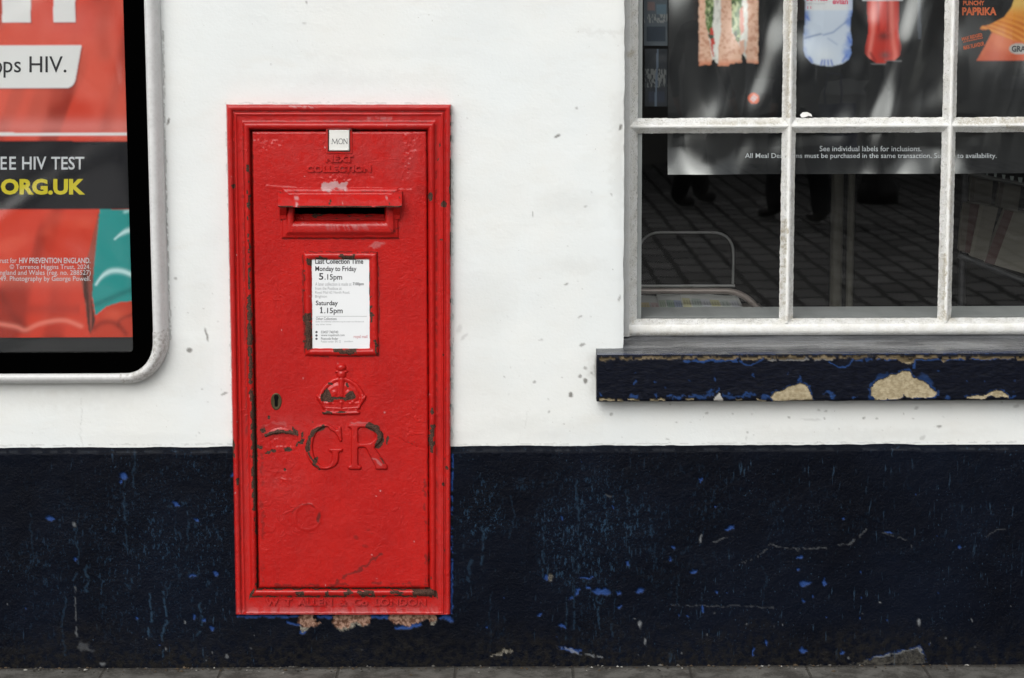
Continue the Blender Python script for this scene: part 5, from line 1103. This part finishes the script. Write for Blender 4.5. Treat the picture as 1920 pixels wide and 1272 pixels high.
# ------------------------------------------------------------------ things inside the shop window
def bendpath(pts, r=.02, n=8):
    pts = [np.array(p, float) for p in pts]; out = [pts[0]]
    for a, b, c in zip(pts[:-2], pts[1:-1], pts[2:]):
        u = (a-b)/np.linalg.norm(a-b); v = (c-b)/np.linalg.norm(c-b); p, q = b+u*r, b+v*r
        for t in np.linspace(0, 1, n): out.append((1-t)**2*p+2*t*(1-t)*b+t*t*q)
    out.append(pts[-1]); return out
zf = zi
# newspaper rack: thick rail in front, thin wire loop behind
rk = W(1300, 575, -.30); rack = thing('newspaper_rack', 'brown metal tube rack holding newspapers low behind the left window pane', 'rack', (float(rk[0]), float(rk[1]), zf))
g = Geo(); d1 = -.335
g.tube(bendpath([W(1100, 546, d1), W(1395, 546, d1), W(1428, 590, d1)], .05), .0075, 12); g.build('rail', METAL, rack, smooth=True)
g = Geo(); d2 = -.42
g.tube(bendpath([W(1198, 560, d2), W(1198, 436, d2), W(1376, 436, d2), W(1374, 537, d2)], .055), .0030, 10); g.tube([W(1120, 537, d2), W(1378, 536, d2)], .0036, 10); g.build('wire_back', STEEL, rack, smooth=True)
g = Geo(); a, b = W(1120, 578, -.33), W(1428, 578, -.33); g.box((float(a[0]), .318, zf-.03), (float(b[0])+.02, .56, zf-.022)); 
for xx in (float(a[0])+.01, float(b[0])): g.box((xx-.008, .44, 0), (xx+.008, .456, zf-.0301))
g.build('tray', METAL, rack)
papers = [('folded newspaper with yellow and pink headings lying in the rack', 1150, 1262, 556, 576, 0, [(240, 200, 40), (214, 160, 160), (226, 120, 90)]), ('folded newspaper with green and blue headings lying in the rack', 1238, 1330, 557, 577, 1, [(150, 180, 130), (120, 170, 140), (90, 130, 200)]), ('white newspaper with a yellow block lying at the right end of the rack', 1282, 1396, 553, 576, 2, [(200, 190, 60), (150, 170, 160), (190, 190, 210)])]
for lab, x0, x1, y0, y1, k, cols in papers:
    g = Geo(); dep = np.linspace(-.325-k*.002, -.50, 8)
    uu = np.linspace(0, 1, 46); tt = np.linspace(0, 1, 26); Uu, Tq = np.meshgrid(uu, tt)
    ax, bx_ = wx(x0, 570, -.33), wx(x1, 570, -.33); zlo = zf-.020+k*.0052
    Xp = ax+(bx_-ax)*Uu; Yp = .322+k*.003+.15*Tq; Zp = zlo+.003+.020*Tq+.006*np.sin(Uu*3+k)*Tq-.004*(Uu > .93)*(Uu-.93)/.07
    col = np.zeros(Xp.shape+(3,)); col[:] = C(214, 214, 212)
    for j, cc in enumerate(cols*2):
        m = (Tq > .10+.02*j % .1) & (Tq < .62) & (np.abs(Uu-(.08+j*.16)) < .075); col = np.where(m[..., None], C(*cc)*.45+C(214, 214, 212)*.55, col)
    m = (Tq > .25) & (Tq < .5) & (np.sin(Uu*150) > .1); col = np.where(m[..., None], col*.75, col)
    g.grid(np.stack([Xp, Yp, Zp], -1), 0, Col=col); g.grid(np.stack([Xp, Yp, Zp-.0045], -1), 0, flip=True, Col=col*0+C(190, 190, 186))
    f0 = np.stack([np.stack([Xp[0], Yp[0], Zp[0]-.0045], -1), np.stack([Xp[0], Yp[0], Zp[0]], -1)]); g.grid(f0, 0, flip=True, Col=np.broadcast_to(C(220, 220, 218), f0.shape))
    f1 = np.stack([np.stack([Xp[:, -1], Yp[:, -1], Zp[:, -1]-.0045], -1), np.stack([Xp[:, -1], Yp[:, -1], Zp[:, -1]], -1)]); g.grid(f1, 0, Col=np.broadcast_to(C(205, 205, 200), f1.shape))
    tag(g.build('newspaper', PRINT), lab, 'newspaper', 'newspapers in the rack')
# notice sheet hanging at the left of the poster
g = Geo(); XX, YY = np.meshgrid(np.linspace(1207, 1251.5, 30), np.linspace(-120, 86, 90)); cl = np.zeros(XX.shape+(3,)); cl[:] = C(96, 104, 112)
for (a, b, c, e, q) in [(1213, 1247, 50, 78, (58, 68, 80)), (1231, 1249, 8, 26, (104, 124, 138)), (1214, 1228, 4, 20, (130, 110, 110)), (1214, 1248, -60, -20, (120, 112, 108))]: cl = np.where(rrmask(XX, YY, a, c, b, e)[..., None], C(*q), cl)
m = (YY > 28) & (YY < 44) & (fbm(XX/2.4, YY/6, 181, 2) > .5); cl = np.where(m[..., None], C(150, 152, 152), cl)
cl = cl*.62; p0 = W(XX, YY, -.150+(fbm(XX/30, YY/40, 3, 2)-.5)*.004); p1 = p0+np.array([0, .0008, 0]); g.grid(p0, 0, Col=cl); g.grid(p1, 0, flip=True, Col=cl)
tag(g.build('notice_sheet', PRINT), 'grey blue notice sheet hanging inside the glass at the left of the black poster', 'notice')
g = Geo(); XX, YY = np.meshgrid(np.linspace(1209, 1251.5, 30), np.linspace(92, 200, 60)); cl = np.zeros(XX.shape+(3,)); cl[:] = C(54, 58, 64)
m = (YY > 130) & (YY < 165) & (fbm(XX/2.2, YY/8, 183, 2) > .52); cl = np.where(m[..., None], C(120, 122, 122), cl); cl = np.where(rrmask(XX, YY, 1216, 172, 1246, 192)[..., None], C(58, 64, 78), cl); cl = np.where((np.abs(XX-1233+ (YY-100)*.04) < 2)[..., None], C(100, 112, 128), cl)
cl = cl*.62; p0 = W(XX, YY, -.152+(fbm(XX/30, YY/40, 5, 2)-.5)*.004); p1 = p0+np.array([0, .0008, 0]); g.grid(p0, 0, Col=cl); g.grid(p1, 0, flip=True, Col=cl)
tag(g.build('notice_sheet', PRINT), 'dark notice sheet with a blue square hanging inside the glass beside the black poster', 'notice')
# book stand behind the right panes
bs = W(1880, 560, -.62); stand = thing('book_stand', 'dark metal display stand of books behind the right window pane', 'stand', (float(bs[0]), float(bs[1]), 0.0))
g = Geo(); g.tube([W(1797, 478, -.55), W(1850, 500, -.55), W(1990, 556, -.55)], .008, 10); g.build('rail', plain('dark_stand_metal', (.06, .062, .066), .35, .5, .4), stand, smooth=True)
g = Geo(); g.tube([W(1797, 322, -.78), W(1990, 360, -.78)], .006, 10); g.build('rail', STEEL, stand, smooth=True)
g = Geo()
for x in (1805, 1985): p = W(x, 480, -.66); g.tube([(p[0], p[1], 0.0), (p[0], p[1], 1.15)], .009, 10)
g.build('upright', plain('dark_upright_metal', (.05, .05, .055), .4, .5, .4), stand, smooth=True)
TAGC = plain('pale_tag', (.42, .48, .46), .4, .4)
for k in range(7):
    x = 1849+k*15; y = 326+k*3.0; w = 4+k*1.1
    q = [W(x, y-3.5-k*.4, -.765), W(x+w, y-3-k*.4, -.765), W(x+w*.8, y+4+k*.3, -.765), W(x+w*.2, y+3+k*.3, -.765)]
    g = Geo(); q2 = [p+np.array([0, .003, 0]) for p in q]; g.add(q+q2, [(0, 1, 2, 3), (7, 6, 5, 4), (0, 4, 5, 1), (1, 5, 6, 2), (2, 6, 7, 3), (3, 7, 4, 0)]); g.build('price_tag', TAGC, stand)
def book(lab, quad, d, cov, spine, wsp):
    """an upright book leaning back: quad = tl,tr,br,bl in photo pixels"""
    tl, tr, br, bl = [np.array(p, float) for p in quad]; g = Geo()
    d0, d1 = d, d-.05
    A = [W(*tl, d1), W(*tr, d1), W(*br, d0), W(*bl, d0)]; th = np.array([0, .022, .004])
    Bk = [p+th for p in A]
    g.add(A+Bk, [(7, 6, 5, 4), (0, 4, 5, 1), (1, 5, 6, 2), (2, 6, 7, 3), (3, 7, 4, 0)], 1)
    ti = lambda t, a, b: a+(b-a)*t
    g.add([A[0], ti(wsp, A[0], A[1]), ti(wsp, A[3], A[2]), A[3]], [(0, 3, 2, 1)], 2); g.add([ti(wsp, A[0], A[1]), A[1], A[2], ti(wsp, A[3], A[2])], [(0, 3, 2, 1)], 0)
    tag(g.build('book', [cov, PAGES, spine]), lab, 'book', 'books on the stand')
PAGES = plain('book_pages', (.24, .22, .18), .7, .2); CREAM = plain('cream_cover', (.125, .113, .09), .5, .4, var=.2); CREAM2 = plain('pale_cover', (.15, .137, .11), .5, .4, var=.2); REDSP = plain('dark_red_spine', (.065, .026, .022), .5, .4, var=.2); BROWN = plain('brown_cover', (.085, .07, .054), .5, .4, var=.2)
book('pale cover standing upper left on the book stand', [(1822, 330), (1862, 334), (1858, 386), (1818, 378)], -.74, CREAM, BROWN, .18)
book('pale cover standing upper middle on the book stand', [(1876, 338), (1916, 344), (1908, 396), (1868, 388)], -.74, CREAM2, BROWN, .2)
book('dark red spined book leaning lower left on the book stand', [(1806, 380), (1838, 384), (1826, 478), (1798, 470)], -.60, REDSP, BROWN, .4)
book('cream book leaning at the middle of the book stand', [(1838, 384), (1872, 390), (1848, 490), (1818, 480)], -.595, CREAM, CREAM2, .2)
book('cream book with dark red spine leaning at the right of the book stand', [(1884, 394), (1960, 408), (1930, 516), (1846, 492)], -.59, CREAM2, REDSP, .22)
# two pale poles added to give the pale bars in the middle pane
g = Geo()
for x, w in ((1568, .010), (1594, .006)):
    p = W(x, 480, -.9); g.tube([(p[0], p[1], 0.0), (p[0], p[1], 1.9)], w*1.6, 12)
p = W(1580, 480, -.9); g.box((p[0]-.10, p[1]-.10, 0.001), (p[0]+.10, p[1]+.10, .02))
tag(g.build('added_pale_pole', plain('added_pole_dull_cream', (.17, .16, .13), .5, .4), smooth=False), 'added pale twin pole standing behind the middle window pane', 'pole')

# ------------------------------------------------------------------ the street behind the photographer (mirrored in the glass)
OY = -17.5
opp = thing('opposite_building', 'pale rendered shop terrace with dark windows across the paved street', 'building', (2.0, OY, 0))
g = Geo(); g.box((-7.6, OY-6, .62), (7.6, OY, 4.0)); g.build('wall', plain('cream_render', (.40, .39, .365), .8, .2), opp)
g = Geo(); g.box((-7.6, OY-5.9, 0), (7.6, OY+.10, .35)); g.box((-7.6, OY-5.95, .35), (7.6, OY+.04, .6195)); g.build('stone_base', plain('pale_stone', (.34, .33, .30), .7, .3), opp)
OW = plain('dark_shop_glass', (.012, .013, .015), .08, .5); OF = plain('grey_shop_frame', (.5, .5, .5), .5, .4)
for k, x in enumerate((-7.0, -5.2, -2.9, -.4, 2.4, 5.1)):
    g = Geo(); g.box((x, OY, .75), (x+1.5, OY+.05, 2.9)); w_o = g.build('window', OF if k % 2 else plain('white_shop_frame', (.72, .72, .70), .5, .4), opp)
    g = Geo(); g.box((x+.10, OY+.0505, .9), (x+.70, OY+.056, 2.78)); g.box((x+.80, OY+.0505, .9), (x+1.40, OY+.056, 2.78)); g.build('pane', OW, w_o)
g = Geo(); g.box((-7.8, OY-6.2, 4.0), (7.8, OY+.25, 4.3)); g.build('roof', plain('grey_roof', (.12, .12, .13), .7, .3), opp)

bl = (3.02, -13.0, 0); lamp = thing('street_lamp', 'black cast iron street lamp on a stepped base across the paving', 'lamp', bl)
LM = plain('black_iron_paint', (.010, .010, .011), .35, .5)
g = Geo(); g.lathe(bl, [(.0, .0), (.175, .0), (.178, .10), (.165, .15), (.155, .165)], 20); g.lathe(bl, [(.15, .165), (.135, .20), (.13, .52), (.14, .55), (.10, .60), (.09, .9), (.11, .93), (.065, 1.0)], 20); g.build('base', LM, lamp, smooth=True)
g = Geo(); g.lathe(bl, [(.065, 1.0), (.05, 3.6), (.075, 3.65), (.045, 3.7), (.04, 3.95)], 16); g.build('post', LM, lamp, smooth=True)
g = Geo(); g.lathe(bl, [(.04, 3.95), (.13, 4.0), (.20, 4.45), (.22, 4.46), (.08, 4.65), (.02, 4.75), (0, 4.8)], 8); g.build('lantern', LM, lamp)

def person(lab, x, y, face, stride, mats, bag=None, h=1.72):
    """one continuous skinned body; clothes are material zones, hair and shoes children"""
    c, s = math.cos(face), math.sin(face)
    def R(p): return (x+p[0]*c-p[1]*s, y+p[0]*s+p[1]*c, p[2]*h/1.72)
    J = {}; V = []; Rr = []; E = []
    def add(n, p, r, par=None):
        J[n] = len(V); V.append(R(p)); Rr.append(r)
        if par is not None: E.append((J[par], J[n]))
    add('pelvis', (0, 0, .93), .135); add('waist', (0, 0, 1.08), .125, 'pelvis'); add('chest', (0, .01, 1.28), .145, 'waist'); add('upper', (0, .0, 1.40), .12, 'chest'); add('neck', (0, .005, 1.49), .055, 'upper'); add('jaw', (0, -.02, 1.56), .070, 'neck'); add('head', (0, -.005, 1.63), .088, 'jaw'); add('crown', (0, .005, 1.685), .062, 'head')
    for n, sd, st in (('l', -1, stride), ('r', 1, -stride)):
        add(n+'hip', (sd*.095, 0, .87), .095, 'pelvis'); add(n+'knee', (sd*.10, -st*.5, .48), .085, n+'hip'); add(n+'calf', (sd*.10, -st*.7+.02, .34), .083, n+'knee'); add(n+'ankle', (sd*.10, -st+.03, .11), .078, n+'calf'); add(n+'heel', (sd*.10, -st+.03, .05), .05, n+'ankle'); add(n+'ball', (sd*.11, -st-.14, .045), .046, n+'heel')
        add(n+'sh', (sd*.185, 0, 1.40), .062, 'upper'); add(n+'el', (sd*.235, .03+st*.2, 1.12), .043, n+'sh'); add(n+'wr', (sd*.235, -.04+st*.35, .88), .030, n+'el'); add(n+'palm', (sd*.235, -.055+st*.38, .81), .030, n+'wr')
        for q, (dx, dy, ln) in enumerate(((-.02, -.02, .055), (-.007, -.026, .075), (.006, -.027, .08), (.018, -.022, .065))):
            add(n+'f%d' % q, (sd*.235+dx, -.06+st*.4+dy*.6, .81-ln*.6), .009, n+'palm'); add(n+'g%d' % q, (sd*.235+dx*.9, -.075+st*.4+dy, .81-ln-.02), .008, n+'f%d' % q)
        add(n+'th', (sd*.235-sd*.02, -.095+st*.38, .80), .010, n+'palm'); add(n+'tt', (sd*.235-sd*.025, -.115+st*.38, .765), .009, n+'th')
    me = bpy.data.meshes.new('person'); me.from_pydata(V, E, []); o = bpy.data.objects.new('person_tmp', me); COL.objects.link(o)
    m = o.modifiers.new('skin', 'SKIN'); m.use_smooth_shade = True
    for i, r in enumerate(Rr): me.skin_vertices[0].data[i].radius = (r, r)
    me.skin_vertices[0].data[0].use_root = True
    o.modifiers.new('sub', 'SUBSURF').levels = 1
    bpy.context.view_layer.update(); dg = bpy.context.evaluated_depsgraph_get(); bm_ = bpy.data.meshes.new_from_object(o.evaluated_get(dg)); bpy.data.objects.remove(o)
    VV = np.zeros(len(bm_.vertices)*3); bm_.vertices.foreach_get('co', VV); VV = VV.reshape(-1, 3); fs = [tuple(p.vertices) for p in bm_.polygons]; bpy.data.meshes.remove(bm_)
    root = thing('person', lab, 'person', (x, y, 0))
    lx = (VV[:, 0]-x)*c+(VV[:, 1]-y)*s; k = h/1.72
    g = Geo(); grp = {0: [], 1: [], 2: [], 3: []}
    for f in fs:
        cz = VV[list(f), 2].mean()/k; cxl = abs(lx[list(f)].mean())
        mi = 0 if (cz > 1.475 or (cz < .885 and cxl > .19)) else 1 if cz > .93 or cxl > .19 else 2 if cz > .085 else 3
        grp[mi].append(f)
    n0 = True
    for mi, ff in grp.items():
        if not ff: continue
        if n0: g.add(VV, ff, mi); n0 = False
        else: g.f.append((0, ff)); g.m.append(mi); 
    g.build('body', mats[:4], root, smooth=True)
    # hair cap, nose, eyes
    hd = np.array(R((0, .012, 1.645))); an = np.linspace(0, 2*math.pi, 18, endpoint=False); g = Geo()
    rows = []
    for t in np.linspace(.05, 1.45, 8):
        rows.append([hd+np.array([.103*math.sin(t)*math.cos(a), .103*math.sin(t)*math.sin(a), .108*math.cos(t)-.0])*1.02*(1 if True else 1) for a in an])
    g.grid(np.array(rows), 0, close=True); g.build('hair', mats[4], root, smooth=True)
    if bag:
        g = Geo(); p = np.array(R((.33, .02, .70))); g.box(p-np.array([.16, .05, .17]), p+np.array([.16, .05, .17])); g.tube(bendpath([R((.25, .02, .87)), R((.25, .02, 1.1)), R((.41, .02, 1.1)), R((.41, .02, .87))], .05), .008, 8)
        tag(g.build('shoulder_bag', bag), 'dark blue bag carried beside the person across the street', 'bag')
    return root
SKIN = plain('skin', (.42, .25, .18), .5, .4); DK = plain('black_cloth', (.010, .010, .012), .8, .2); DK2 = plain('charcoal_cloth', (.022, .023, .027), .8, .2); NB = plain('navy_cloth', (.012, .016, .035), .8, .2); SHOE = plain('black_leather', (.008, .008, .008), .4, .4); HAIR = plain('dark_hair', (.03, .02, .014), .6, .3); BLUE = plain('blue_bag_cloth', (.015, .03, .16), .7, .3); OLV = plain('grey_coat_cloth', (.10, .10, .095), .8, .2)
person('person in black trousers and shoes striding across the paving opposite', 1.50, -12.4, .9, .22, [SKIN, DK, DK, SHOE, HAIR])
person('person in dark coat with a blue bag standing on the paving opposite', 2.12, -11.1, -.6, .10, [SKIN, NB, DK2, SHOE, HAIR], BLUE)
person('person in grey coat walking along the far side of the street', .35, -13.6, 1.6, .26, [SKIN, OLV, DK2, SHOE, HAIR])
